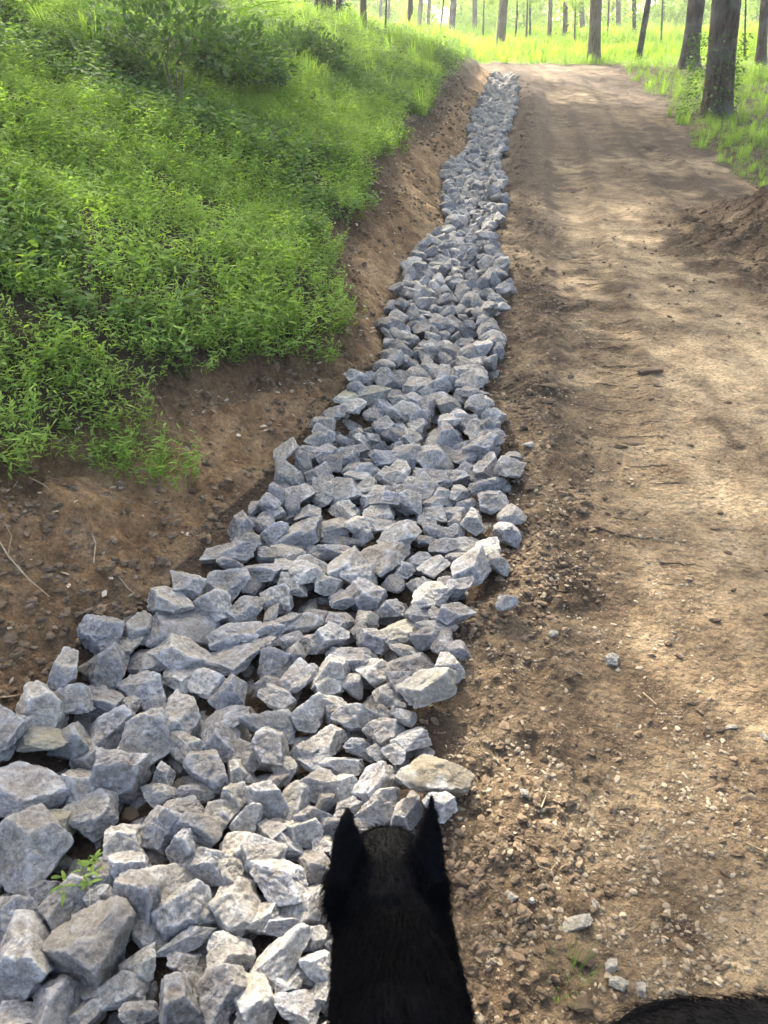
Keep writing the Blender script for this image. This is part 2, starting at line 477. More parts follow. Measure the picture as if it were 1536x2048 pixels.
M['bark'] = mat_bark('grey_brown_bark', (.030, .022, .015), (.15, .115, .08))
M['bark_pale'] = mat_bark('pale_bark', (.075, .058, .040), (.22, .18, .13))
M['bark_dark'] = mat_bark('dark_bark', (.012, .011, .010), (.06, .052, .042))
M['stalk'] = mat_plain('dry_stalk', (.09, .07, .045), (.20, .16, .105), 20)

# ------------------------------------------------------------------ GROUND
def build_ground():
    ys = [-5.0]
    while ys[-1] < 420:
        y = ys[-1]
        if y < .3: d = .08
        elif 3 < y < 8: d = .0048 * y
        elif y < 60: d = max(.0095, .0064 * y)
        else: d = .37 * (y / 60) ** 2
        ys.append(y + d)
    ys = np.array(ys)
    t = list(np.linspace(-1.12, 1.12, 520))
    st = .006; ext = []
    v = 1.12
    while v < 6: v += st; st *= 1.16; ext.append(v)
    t = np.array([-e for e in ext[::-1]] + t + ext)
    T, Y = np.meshgrid(t, ys)
    W = 1.05 + .56 * np.maximum(Y, 0)
    X = T * W
    # keep columns from crossing: width is monotone in y
    Z = surf(X, Y)
    ny, nx = X.shape
    V = np.stack([X, Y, Z], -1).reshape(-1, 3)
    idx = np.arange(ny * nx).reshape(ny, nx)
    F = np.stack([idx[:-1, :-1], idx[:-1, 1:], idx[1:, 1:], idx[1:, :-1]], -1).reshape(-1, 4)
    x, y = V[:, 0], V[:, 1]
    s = xL(y) - x
    gl = grass_left(x, y); gr = grass_right(x, y) | (grass_far(x, y) & ~gl)
    bank = sstep(-.02, .12, s)
    bmm = np.exp(-(((x - BM[0]) / 1.2) ** 2 + ((y - BM[1]) / 1.5) ** 2) ** 2)
    bank = np.maximum(bank, bmm * .7)
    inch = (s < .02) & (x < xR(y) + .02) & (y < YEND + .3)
    edge = np.exp(-((x - xR(y) - .2) / .2) ** 2) * (s < 0)
    wet = vnoise(x * 1.7, y * .8, 120) * .6 + vnoise(x * 5, y * 5, 121) * .4
    soil_dark = np.clip(edge * .35 + .55 * sstep(.55, .75, wet) * (s < 0) * (1 + 0 * y) + .9 * inch
                    + .5 * sstep(.5, .0, np.abs(s - sB(y) + .05) * 4) * (s > 0), 0, .9)  # wet patches, plus a darker stone bed, stone border and grass lip
    rutm = 1.5 * np.exp(-((x - xR(y) - .3) / .32) ** 2) * sstep(4, 7, y) * (s < 0)
    near = sstep(2.6, 1.2, y) * np.exp(-np.maximum(x - xR(y), 0) / .7)  # darker tone close to the viewer beside the stones
    soil_dark = np.clip(soil_dark + .55 * near * (.4 + .6 * vnoise(x * 7, y * 7, 122)) +   .38 * (s < 0) * sstep(.56, .74, vnoise(x * 2.6, y * 1.7, 124) * .5 + vnoise(x * 11, y * 9, 125) * .5), 0, .9)
    soil_dark = np.clip(soil_dark + sstep(6, 12, y) * (s < 0) * (y < 30) * (.22 + .6 * vnoise(x * 1.2, y * .6, 126)), 0, .9)  # brown far track, darkened further in colour in place of tree shade
    for ln_ in (lane1, lane2):
        dd = np.abs(x - ln_(y))
        soil_dark = np.clip(soil_dark + .5 * np.exp(-((dd - .24) / .07) ** 2) * (s < 0) * (y > 2) * (y < 30) * (.2 + .8 * vnoise(x * 5, y * 2.5, 140)), 0, .9)
    soil_dark = np.clip(soil_dark + 1.0 * bmm + .45 * rutm * vnoise(x * 2, y * 2, 5), 0, .9)
    yb = project(x, y, V[:, 2])
    pale = sstep(.48, .68, vnoise(x * .8 + 5, y * .5 + 2, 131) * .7 + vnoise(x * 4, y * 4, 132) * .3) * (s < 0) * sstep(.3, .8, x - xR(y))
    pale = np.clip(pale + .45 * np.exp(-((x - 1.7) / .9) ** 2) * sstep(1.2, 2.5, y) * sstep(11, 6.5, y), 0, .85) * (1 - soil_dark)  # pale tint fades out uphill, again shade put into the colour
    lug = lug_mask(x, y) * (s < 0)
    humus = np.clip(sstep(.0, .2, s - sB(y) + .1) + .8 * gr, 0, 1)
    cls = np.zeros(len(V), int)
    cls[gr] = 3; cls[gr & (y < 25)] = 4; cls[gl] = 2; cls[(~gl) & (~gr) & (s > 0) & (y < 31)] = 1
    fc = cls[F[:, 0]]
    for k, (nm, mt) in enumerate([('dirt_road', 'soil'), ('cut_bank', 'soil'), ('grassy_hillside', 'soil'), ('meadow', 'meadow'), ('grass_verge', 'soil')]):
        f = F[fc == k]
        used = np.unique(f)
        rem = np.full(len(V), -1); rem[used] = np.arange(len(used))
        me = mesh_np(nm, V[used], rem[f], [M[mt]])
        for an, av in (('bank', bank), ('soil_dark', soil_dark), ('pale', pale), ('humus', humus), ('lug', lug)):
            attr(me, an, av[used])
        tag(link(nm, me), kind='structure')
build_ground()

# ------------------------------------------------------------------ STONES
def ico(sub):
    import bmesh
    bm = bmesh.new()
    bmesh.ops.create_icosphere(bm, subdivisions=sub, radius=1)
    V = np.array([v.co[:] for v in bm.verts]); F = np.array([[v.index for v in f.verts] for f in bm.faces])
    bm.free()
    return V, F
ICO = {k: ico(k + 1) for k in (0, 1, 2, 3, 4)}
def rock_shape(sub, seed, nplanes=15, rough=.05, squash=None):
    r = np.random.default_rng(seed)
    D, F = ICO[sub]
    N = r.normal(size=(nplanes, 3)); N /= np.linalg.norm(N, axis=1)[:, None]
    # spread the planes a little
    for _ in range(8):
        G = N @ N.T; np.fill_diagonal(G, -1)
        j = G.argmax(1); N = N - .12 * N[j]; N /= np.linalg.norm(N, axis=1)[:, None]
    d = r.uniform(.55, 1.0, nplanes)
    dots = D @ N.T
    q = np.where(dots > 1e-3, d[None, :] / np.maximum(dots, 1e-3), 9.)
    rad = np.minimum(q.min(1), 1.42)
    V = D * rad[:, None]
    if rough and sub >= 2:
        o = r.uniform(0, 50, 3)
        for i in range(len(V)):
            v = Vector(V[i] * 1.0 + o)
            a = mnoise.fractal(v * 1.6, .8, 2.1, 5)
            b = abs(mnoise.noise(v * 3.1 + Vector((9, 0, 0))))
            cc = mnoise.noise(v * 2.3 + Vector((0, 7, 3)))
            V[i] += D[i] * (a * rough * 1.0 - (1 - b) ** 6 * rough * .7 - max(0, cc - .12) * rough * 2.6)
    ext = np.abs(V).max(0)
    V = V / ext[None, :]
    return V, F
NV = 22
ROCK = {4: [], 2: [], 1: [], 0: []}
for k in range(NV):
    ROCK[4].append(rock_shape(4 if k < NV else 3, 100 + k, 7 + k % 7, .07))
    ROCK[2].append(rock_shape(2, 100 + k, 7 + k % 7, .05))
    ROCK[0].append(rock_shape(0, 100 + k, 7 + k % 7, 0))
    ROCK[1].append(rock_shape(1, 100 + k, 7 + k % 7, 0))
def rock_mesh(k, mat, lod=4):
    V, F = ROCK[lod][k]
    me = mesh_np('stone', V, F, [M[mat]], smooth=True)
    me.set_sharp_from_angle(angle=R(24))
    return me
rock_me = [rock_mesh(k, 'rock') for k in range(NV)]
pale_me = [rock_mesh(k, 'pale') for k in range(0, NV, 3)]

# traced stones of the photograph: x, y, width, height, turn in degrees, tone (0.5 neutral), stain, earth
S = """204 1261 76 62 -25 .55
258 1280 50 44 0 .5
289 1245 64 54 20 .6
362 1250 120 62 5 .62
366 1310 105 74 -20 .6
216 1326 104 72 5 .38
299 1316 72 70 -45 .55
359 1347 64 50 -15 .6
467 1268 88 56 10 .58
475 1230 60 34 15 .55
410 1358 56 62 40 .6
93 1410 90 82 -15 .5
136 1392 52 80 70 .5
204 1391 88 52 -15 .42
284 1372 100 74 -20 .62
262 1404 56 40 0 .4
146 1479 55 95 80 .5
216 1456 80 84 -30 .58
303 1465 102 130 -60 .56
362 1424 78 90 50 .58
445 1436 92 54 5 .5
462 1388 84 66 -10 .52
450 1474 72 58 0 .56
376 1488 48 84 70 .55
176 1511 62 52 35 .5
154 1572 104 88 -25 .5
238 1552 100 118 -70 .55
243 1681 86 84 0 .56
322 1649 66 84 70 .62
328 1546 56 54 30 .56
321 1585 72 48 -15 .42
200 1750 74 66 0 .36
276 1727 66 90 60 .5
275 1795 62 112 55 .5
335 1765 112 78 35 .55
420 1530 90 66 -30 .56
476 1537 58 50 -20 .55
487 1503 66 54 0 .38
543 1503 76 90 50 .48
572 1533 62 46 -35 .68
602 1503 50 54 80 .5
382 1579 72 38 10 .4
472 1588 56 62 -60 .52
527 1591 68 110 75 .5
556 1556 32 42 -60 .5
587 1594 76 76 35 .52
632 1569 85 66 0 .46
682 1567 70 60 0 .48
630 1523 60 34 -10 .66
690 1525 80 40 0 .6
375 1612 75 40 5 .45
397 1647 85 66 -20 .32
440 1622 56 74 -50 .66
370 1684 72 76 20 .55
492 1643 66 48 30 .52
486 1690 60 75 60 .5
546 1652 50 55 40 .46
594 1663 58 78 70 .54
625 1640 54 80 -75 .5
652 1601 36 46 -70 .75
653 1642 28 50 90 .42
573 1685 60 56 -25 .62
518 1706 66 84 70 .56
425 1712 62 122 62 .52
455 1735 44 60 50 .42
467 1797 94 106 50 .52
644 1688 46 46 -40 .58
632 1735 76 66 -30 .48
370 1816 100 96 30 .54
455 1895 84 90 -40 .52
532 1830 60 64 50 .5
570 1837 66 50 10 .5
620 1805 90 92 50 .5
582 1942 76 84 50 .46
593 2006 94 72 -20 .54
508 1982 84 84 -30 .58
442 1968 84 100 -50 .56
368 1918 72 50 0 .5
630 1872 50 50 30 .5
505 2035 75 50 30 .5
432 2030 48 45 0 .48
30 1822 74 140 80 .46
92 1777 60 44 15 .5
120 1808 105 88 15 .42
196 1796 68 54 -15 .52
115 1985 95 130 60 .54
35 2025 80 60 10 .55
301 1858 60 80 60 .54
281 1922 78 72 -20 .52
252 1978 84 64 10 .55
174 2024 76 56 35 .48
276 2024 80 52 0 .6
184 1988 58 34 0 .44
497 1213 66 40 0 .46
542 1228 44 28 0 .62
575 1240 26 52 -75 .5
604 1242 40 58 -70 .56
538 1255 54 40 0 .46
523 1286 72 38 -10 .56
586 1277 46 34 -20 .42
628 1283 38 56 70 .4
655 1272 50 70 -65 .55
636 1228 50 44 -20 .5
683 1239 52 40 -10 .6
732 1235 42 44 0 .5
797 1261 74 62 -20 .52
780 1215 56 38 35 .5
840 1226 44 38 -20 .5
876 1231 38 32 -10 .48
908 1224 42 60 -65 .56
847 1270 40 56 70 .46
884 1284 50 36 10 .46
875 1255 66 28 0 .5
917 1299 26 46 90 .5
815 1303 70 30 10 .5
706 1310 54 84 80 .46
744 1278 40 56 70 .5
716 1257 30 34 90 .48
752 1333 60 88 60 .52
825 1325 90 50 25 .5
812 1362 60 62 40 .48
894 1334 56 56 30 .6
548 1324 64 58 20 .55
590 1306 40 44 60 .52
592 1356 50 66 -50 .55
620 1341 44 34 0 .36
662 1342 50 70 -65 .52
648 1372 60 40 -10 .66
704 1363 38 48 50 .56
778 1383 50 54 -60 .56
538 1372 52 34 0 .54
560 1395 70 44 -10 .54
615 1425 72 56 20 .54
672 1410 56 38 0 .48
680 1427 48 40 0 .4
722 1427 46 86 75 .5
762 1421 36 38 -30 .54
797 1412 36 30 0 .4
815 1431 44 34 10 .55
540 1445 106 58 15 .52
652 1476 66 66 30 .6
720 1490 80 40 10 .5
762 1460 76 48 20 .48
824 1470 66 48 -10 .46
790 1502 48 42 -20 .6
756 1505 40 34 20 .52
750 1568 88 58 30 .64
771 1612 94 60 10 .46
808 1630 70 50 25 .38
698 1612 55 48 20 .6
725 1646 72 30 0 .55
619 902 58 34 -10 .62
610 928 32 36 0 .5
578 949 42 44 50 .5
639 954 44 46 -40 .52
687 976 76 56 -30 .58
643 985 58 34 -45 .44
591 983 64 38 -15 .6
555 988 40 30 0 .55
534 1002 42 40 20 .5
588 1007 36 34 0 .56
618 1025 60 42 -40 .5
549 1020 50 30 0 .5
482 1047 72 48 0 .5
530 1042 50 36 10 .58
490 1085 46 42 -40 .54
545 1073 60 36 5 .7
605 1059 60 72 -60 .52
664 1052 50 38 20 .5
580 1099 60 32 -10 .48
681 1080 80 22 -5 .46
658 1100 76 34 -15 .54
459 1104 86 34 0 .6
535 1109 44 42 -50 .5
575 1132 58 44 20 .52
462 1127 54 34 0 .55
525 1143 82 48 -20 .6
624 1129 60 46 0 .46
451 1160 72 70 -45 .6
378 1165 64 50 30 .54
334 1196 84 68 10 .6
416 1211 82 66 -20 .6
554 1193 52 48 0 .58
505 1166 50 36 -10 .54
658 1164 70 50 -20 .5
738 1185 62 66 40 .52
788 1164 46 42 0 .5
835 1171 46 28 10 .6
848 1122 56 38 10 .56
929 1117 62 28 5 .58
1000 1124 50 28 -10 .6
1014 1062 42 38 0 .5
1024 1022 50 34 0 .52
1025 912 34 34 -30 .5
1008 1201 42 30 20 .62
912 1044 34 32 20 .55
933 1009 36 30 20 .55
981 997 60 36 -20 .58
990 966 34 32 -40 .5
-45 1960 80 90 20 .5
-60 1860 90 80 0 .55
-50 1760 90 80 0 .48
-60 1640 90 90 0 .5
-50 1540 80 70 0 .55
70 2095 100 70 10 .5
190 2100 90 70 10 .5
330 2100 110 70 0 .55
450 2095 90 60 0 .5
560 2085 90 60 0 .5
650 2070 80 60 0 .52
655 1985 60 60 0 .5
700 1900 90 80 0 .5
700 1800 90 80 0 .5
720 1710 90 80 0 .5
790 1720 80 70 0 .5
790 1820 80 70 0 .5
800 1920 80 80 0 .5
760 2020 90 80 0 .5
"""
# stones that can be singled out: x y w h turn tone stain earth flat label
SPECIAL = [
 (50,1557,114,140,60,.62,0,.15,.5,'large flat pale slab at the left edge of the stone channel beside bare earth',0),
 (55,1683,132,134,-15,.46,0,.0,.6,'big dark grey block at the left edge, directly below the flat pale slab',0),
 (117,1645,92,72,-42,.5,.75,.1,.6,'tan stained wedge of stone leaning above the little green sprout',0),
 (196,1619,112,68,12,.5,.25,0,.6,'greenish grey stone with pointed left end above the orange clod and the sprout',0),
 (84,1476,100,58,0,.42,.6,.1,.6,'mossy brown topped stone at the left earth edge above the flat pale slab',0),
 (192,1893,156,148,15,.42,.05,.32,.75,'largest dark stone near the bottom left with crumbs of earth lying on it',0),
 (48,1912,124,150,50,.70,0,.05,.7,'large pale greenish stone at the bottom left edge beside the earth covered stone',0),
 (562,1748,116,84,-25,.68,0,0,.7,'light stone with a sharp ridge just left of the black dog',0),
 (385,1870,114,34,22,.66,.2,0,.4,'long thin pale sliver of stone lying like a plank between rounder stones',0),
 (565,1902,120,80,36,.44,0,0,.6,'dark slanted stone with parallel grain left of the dog near the bottom',0),
 (640,1922,50,78,80,.85,0,0,.8,'small white topped stone touching the left side of the dog',0),
 (362,1990,130,112,-20,.36,0,.1,.7,'big dark flat stone at the bottom with pale flecks on its face',0),
 (858,1540,138,74,8,.52,.15,.8,.6,'big pale stone crusted with tan grit at the right border, ahead of the dog ears',0),
 (881,1603,52,56,-30,.85,0,0,.8,'small bright white angular stone beside the tip of the right dog ear',0),
 (858,1370,66,92,-62,.55,.5,.15,.7,'tall tan tinted pointed stone at the right border next to brown clods',0),
 (763,1103,92,74,-10,.36,0,0,.5,'broad dark slab lying flat in the middle of the stone channel',0),
 (465,1318,108,60,8,.42,0,0,.35,'thin bluish slab lying flat beside a hollow showing bare earth',0),
 (694,790,58,30,-5,.7,.8,.2,.6,'tan stained pale stone at the left border where the channel narrows',0),
]
def stone_dims(px, py, w, h, lift):
    p = place(px, py + h * .12, lift)
    if p is None: return None
    _, _, dep = project(*p)
    m = float(dep) / FPX
    return p, w * m, h * m
placed = []     # x, y, radius
stones = []     # dicts
def add_traced(px, py, w, h, ang, tone, stain=0, earth=0, flat=.75, label=None, lift=.045):
    g = stone_dims(px, py, w, h, lift)
    if g is None: return
    p, W, H = g
    el = math.atan2(1.65 - p[2], math.hypot(p[0], p[1]))
    # image height of a lying stone = depth * sin(el) + thickness * cos(el)
    T = H * flat
    L = max((H - T * .55 * math.cos(el)) / max(math.sin(el), .35), H * .6)
    s = dict(p=p, d=(W * .67, L * .66, T * .72), ang=ang, tone=tone, stain=stain, earth=earth, label=label, size=w * h)
    stones.append(s); placed.append((p[0], p[1], (W + L) * .25))
for ln in S.strip().splitlines():
    v = [float(q) for q in ln.split()]
    add_traced(*v[:6], earth=(random.uniform(.15, .4) if random.random() < .2 else 0), stain=(random.uniform(.1, .35) if random.random() < .12 else 0), flat=random.uniform(.62, .9))
for v in SPECIAL:
    add_traced(v[0], v[1], v[2], v[3], v[4], v[5], v[6], v[7], v[8], v[9], lift=.06)
# the rest of the bed, thrown in at random
def free_fill(sp_f, jit, lift, y0, y1, skip=.62):
    out = []
    y = y0
    while y < y1:
        sp = sp_f(y)
        a, b = xL(y), xR(y)
        x = a + .03 + random.uniform(0, sp)
        while x < b - .045:
            xx, yy = x + random.uniform(-jit, jit) * sp, y + random.uniform(-jit, jit) * sp
            out.append((xx, yy, sp)); x += sp
        y += sp * .82
    return out
P0 = np.array(placed)
lower, upper = [], []
for x, y, sp in free_fill(lambda y: .092 + .0008 * y, .42, 0, .45, YEND):
    d = np.hypot(P0[:, 0] - x, P0[:, 1] - y)
    r = sp * random.uniform(.46, .72)
    if (d < (P0[:, 2] + r) * .66).any(): continue
    upper.append((x, y, r))
for x, y, sp in free_fill(lambda y: .10, .45, 0, .3, 6.5):
    lower.append((x, y, sp * random.uniform(.5, .7)))
for x, y, r in upper:
    q = random.random()
    a = r * random.uniform(1.0, 1.6); b = r * random.uniform(.88, 1.22); c = r * random.uniform(.5, 1.0)
    z = gz(x, y) + .042 + random.uniform(-.02, .035) + r * .2
    px, py, dep = project(x, y, z)
    stones.append(dict(p=np.array([x, y, z]), d=(a, b, c), ang=random.uniform(0, 180), tone=.5 + random.uniform(-.1, .12), stain=(random.uniform(.2, .5) if q < .08 else 0), earth=(random.uniform(.2, .5) if q > .93 else 0),
                       label=None, size=float((FPX * r * 1.9 / dep) ** 2) if 0 < px < 1536 and 0 < py < 2060 else 0))
def rot_of(s, sg=.26):
    e = Matrix.Rotation(R(s['ang'] + random.uniform(-8, 8)), 3, 'Z') @ Matrix.Rotation(random.gauss(0, sg), 3, 'X') @ Matrix.Rotation(random.gauss(0, sg), 3, 'Y')
    g = Matrix.Rotation(math.atan(.087), 3, 'X')
    return g @ e
stones.sort(key=lambda s: -s['size'])
channel = tag(empty('stone_channel', (0.2, 3, gz(.2, 3))), 'drainage ditch filled with grey broken stones running up beside the dirt track', 'drainage channel')
cinv = channel.location.copy()
n_part = 0; merged = []
for s in stones:
    rot = rot_of(s, .26 if s['size'] > 1500 else .55)
    k = random.randrange(NV)
    flip = Matrix.Rotation(random.choice((0, math.pi)), 3, 'X') @ Matrix.Rotation(random.choice((0, math.pi)), 3, 'Z')
    if s['label']:
        o = link('stone', rock_me[k])
        tag(o, s['label'], 'stone')
        o.location = s['p']
    elif n_part < 290 and s['size'] > 0:
        o = link('stone', rock_me[k], channel)
        o.location = Vector(s['p']) - cinv
        n_part += 1
    else:
        merged.append((s, rot @ flip, k)); continue
    o.rotation_euler = (rot @ flip).to_euler()
    o.scale = s['d']
    o.color = (s['tone'], s['stain'], s['earth'], 1)
LUMP, GRAIN = [], []
for k in range(10):
    D, F = ICO[1]
    rr = np.random.default_rng(700 + k); o3 = rr.uniform(0, 40, 3)
    D0, F0 = ICO[0]
    GRAIN.append((np.array([d * (1 + .5 * mnoise.noise(Vector(d * 1.3 + o3))) for d in D0]), F0))
    LUMP.append((np.array([d * (1 + .55 * mnoise.fractal(Vector(d * 1.1 + o3), .6, 2.0, 3)) for d in D]), F))
def merge(items, name, mat, parent=None):
    """items: (pos, dims, rot 3x3, variant, lod)"""
    Vs, Fs, Rn, n = [], [], [], 0
    for p, d, rot, k, lod in items:
        V, F = (ROCK[lod][k] if lod in ROCK else (LUMP if lod == -1 else GRAIN)[k % 10])
        W = (V * np.array(d)[None, :]) @ np.array(rot).T + np.array(p)[None, :]
        Vs.append(W); Fs.append(F + n); n += len(V); Rn.append(np.full(len(V), random.random()))
    me = mesh_np(name, np.vstack(Vs), np.vstack(Fs), [M[mat]], smooth=False)
    attr(me, 'rnd', np.concatenate(Rn))
    return link(name, me, parent)
items = []
for s, rot, k in merged:
    p = s['p'] - np.array(cinv)
    items.append((p, s['d'], rot, k, 2 if s['p'][1] < 9 else 1))
for x, y, r in lower:
    rot = Matrix.Rotation(random.uniform(0, 6.28), 3, 'Z') @ Matrix.Rotation(random.uniform(-.5, .5), 3, 'X')
    items.append((np.array([x, y, gz(x, y) - .018]) - np.array(cinv), (r * 1.0, r * .8, r * .6), rot, random.randrange(NV), 2))
st = merge(items, 'small_stones', 'rock_far', channel)
st.color = (.5, 0, 0, 1); st['kind'] = 'stuff'

# ------------------------------------------------------------------ gravel, clods and grit on the earth
def scatter(n, region, size, sink=.35):
    """region(x, y) -> keep probability"""
    out = []
    while len(out) < n:
        m = 6000
        px = rng.uniform(-120, 1656, m); py = rng.uniform(140, 2150, m) 
        # pick by row so that density follows the picture, then drop to the plane of the track
        b = (1024 - py) / FPX; fy = cP + b * sP; fz = -sP + b * cP
        t = 1.65 / np.maximum(.087 * fy - fz, 1e-3)
        x = (px - 768) / FPX * t; y = fy * t
        keep = rng.random(m) < region(x, y, px, py)
        out += list(zip(x[keep], y[keep]))
    return out[:n]
def reg_road(x, y, px, py):
    e = x - xR(y)
    d = np.exp(-np.maximum(e, 0) / .42) + .04 + .55 * sstep(.52, .75, vnoise(x * 3.3, y * 2.2, 201)) * sstep(2.6, 1.2, y)
    cl = sstep(.45, .62, vnoise(x * 5, y * 5, 205) * .6 + vnoise(x * 17, y * 15, 206) * .4)
    return np.where((e > -.03) & (y < 26), d * (.10 + .90 * cl), 0) * np.clip(y / 3, .35, 1) * .9
def pebbles(pts, smin, smax, name, mat, flat=.6, label=None, sink=.25, lod=1):
    it = []
    X = np.array([p[0] for p in pts]); Y = np.array([p[1] for p in pts]); Z = surf(X, Y)
    for x, y, z in zip(X, Y, Z):
        r = smin + (smax - smin) * random.random() ** 5.0
        r *= (1 + .06 * y)
        rot = Matrix.Rotation(random.uniform(0, 6.28), 3, 'Z') @ Matrix.Rotation(random.uniform(-.6, .6), 3, 'X')
        it.append(((x, y, z + r * flat * .25 - r * sink), (r * random.uniform(.8, 1.5), r * random.uniform(.6, 1), r * flat * random.uniform(.7, 1.1)), rot, random.randrange(NV), (-1 if r > .007 * (1 + .05 * y) else -2) if mat == 'clod' else (1 if r > .006 * (1 + .05 * y) else 0)))
    return merge(it, name, mat)
tag(pebbles(scatter(12000, reg_road, None), .0013, .0095, 'gravel', 'gravel'), 'loose pale grit and pebbles strewn over the dirt track', 'gravel', kind='stuff')
def reg_clod(x, y, px, py):
    e = x - xR(y)
    d = np.exp(-((e - .12) / .17) ** 2) * np.clip(.12 + .25 * y, 0, 1) + (.03 + .07 * sstep(3, 8, y)) * (e > 0)
    bmm = np.exp(-(((x - BM[0]) / 1.1) ** 2 + ((y - BM[1]) / 1.3) ** 2))
    cl = sstep(.4, .65, vnoise(x * 3.5, y * 3.5, 207) * .6 + vnoise(x * 14, y * 14, 208) * .4)
    return np.where((e > -.04) & (y < 20), d * (.3 + .7 * cl), 0) + bmm
tag(pebbles(scatter(9500, reg_clod, None), .0014, .0135, 'clods', 'clod', .75), 'crumbled brown clods of earth heaped along the border of the stones', 'earth clods', kind='stuff')
def bank_points(n, seed, f):
    r = np.random.default_rng(seed); out = []
    while len(out) < n:
        y = r.uniform(1.0, 26, 8000) ** 1.0; y = 1.2 + 16 * r.random(8000) ** 3.0
        s = r.uniform(0, 3.2, 8000); x = xL(y) - s
        k = (r.random(8000) < f(x, y, s)) & (s < sB(y) + .5) & ~grass_left(x, y)
        out += list(zip(x[k], y[k]))
    return out[:n]
tag(pebbles(bank_points(9000, 3, lambda x, y, s: .3 + .7 * sstep(.4, .7, vnoise(x * 3, y * 3, 9))), .003, .017, 'bank_grit', 'clod', .7), 'crumbs of reddish earth on the scraped bank', 'earth crumbs', kind='stuff')
tag(pebbles(bank_points(900, 4, lambda x, y, s: .5 + 0 * x), .003, .012, 'bank_pebbles', 'gravel', .6), 'scattered pale pebbles on the scraped bank', 'pebbles', kind='stuff')

# ------------------------------------------------------------------ leaf makers
class LB:
    """collects leaves and stems into one mesh"""
    def __init__(s): s.V = []; s.Q = []; s.T = []; s.v = []; s.n = 0; s.mq = []
    def quadstrip(s, pts, widths, side, val, mat=0):
        """pts k x 3 centre line, widths k, side: unit vec across"""
        k = len(pts)
        for p, w in zip(pts, widths):
            s.V.append(p - side * w); s.V.append(p + side * w)
        for i in range(k - 1):
            a = s.n + 2 * i
            s.Q.append((a, a + 1, a + 3, a + 2)); s.mq.append(mat)
        s.v += [val] * (2 * k); s.n += 2 * k
    def leaf(s, base, dirv, length, width, val, droop=.3, mat=0, segs=2):
        d = dirv / (np.linalg.norm(dirv) + 1e-9)
        side = np.cross(d, [0, 0, 1]); nn = np.linalg.norm(side)
        side = side / nn if nn > 1e-3 else np.array([1., 0, 0])
        roll = rng.uniform(-.7, .7)
        up = np.cross(side, d); side = side * math.cos(roll) + up * math.sin(roll)
        if segs == 1:
            pts = [base, base + d * length * .5 + np.array([0, 0, -droop * length * .12]), base + d * length + np.array([0, 0, -droop * length * .5])]
            s.quadstrip(pts, [width * .15, width * .5, width * .02], side, val, mat)
        else:
            pts = [base, base + d * length * .35 + np.array([0, 0, -.02 * length]), base + d * length * .7 + np.array([0, 0, -droop * length * .25]), base + d * length + np.array([0, 0, -droop * length * .6])]
            s.quadstrip(pts, [width * .12, width * .5, width * .4, width * .02], side, val, mat)
    def stem(s, a, b, w, val, mat=0):
        side = np.cross(b - a, [.3, .9, .1]); side = side / (np.linalg.norm(side) + 1e-9)
        s.quadstrip([a, b], [w, w * .7], side, val, mat)
    def mesh(s, name, mats):
        me = mesh_np(name, np.array(s.V), np.array(s.Q), mats, smooth=False, fmat=np.array(s.mq))
        attr(me, 'v', s.v)
        return me
def U(a, b): return rng.uniform(a, b)
def tuft_stilt(seed, h=.11, stems=16, spread=.075):
    L = LB()
    for i in range(stems):
        a = U(0, 6.28); r = spread * math.sqrt(U(0, 1))
        b = np.array([math.cos(a) * r, math.sin(a) * r, -.01])
        lean = np.array([math.cos(a), math.sin(a), 0]) * U(.1, .7) + np.array([U(-.3, .3), U(-.3, .3), 1])
        lean /= np.linalg.norm(lean); H = h * U(.6, 1.25)
        top = b + lean * H
        L.stem(b, top, .0009, .3)
        nl = rng.integers(4, 7)
        for j in range(nl):
            f = (j + 1) / nl
            q = b + lean * H * f
            aa = a + j * 2.6 + U(-.6, .6)
            d = np.array([math.cos(aa), math.sin(aa), U(.0, .75)])
            L.leaf(q, d, U(.022, .042), U(.006, .0095), U(.15, .9) * .6 + f * .4, U(.1, .6))
    return L.mesh('stiltgrass_tuft', [M['stilt']])
def tuft_weed(seed, h=.12, mat='weed'):
    L = LB()
    for i in range(9):
        a = U(0, 6.28); r = .05 * math.sqrt(U(0, 1))
        b = np.array([math.cos(a) * r, math.sin(a) * r, -.01]); H = h * U(.5, 1.3)
        top = b + np.array([math.cos(a) * .04, math.sin(a) * .04, H])
        L.stem(b, top, .0012, .3)
        for j in range(4):
            aa = a + j * 1.7 + U(-.4, .4)
            q = b + (top - b) * (.45 + .18 * j)
            L.leaf(q, np.array([math.cos(aa), math.sin(aa), U(0, .5)]), U(.025, .045), U(.014, .024), U(0, 1), U(.1, .5))
    return L.mesh('weed_tuft', [M[mat]])
def tuft_grass(seed, h=.26, mat='stilt', n=34, w=.0035):
    L = LB()
    for i in range(n):
        a = U(0, 6.28); r = .05 * math.sqrt(U(0, 1))
        b = np.array([math.cos(a) * r, math.sin(a) * r, -.01]); H = h * U(.5, 1.2)
        o = U(.15, .6) * H; d = np.array([math.cos(a), math.sin(a), 0])
        side = np.array([-d[1], d[0], 0])
        pts = [b, b + np.array([0, 0, H * .5]) + d * o * .25, b + np.array([0, 0, H * .85]) + d * o * .65, b + np.array([0, 0, H * .95]) + d * o * 1.1]
        L.quadstrip(pts, [w * .6, w, w * .7, w * .1], side, U(.1, 1))
    return L.mesh('grass_tuft', [M[mat]])
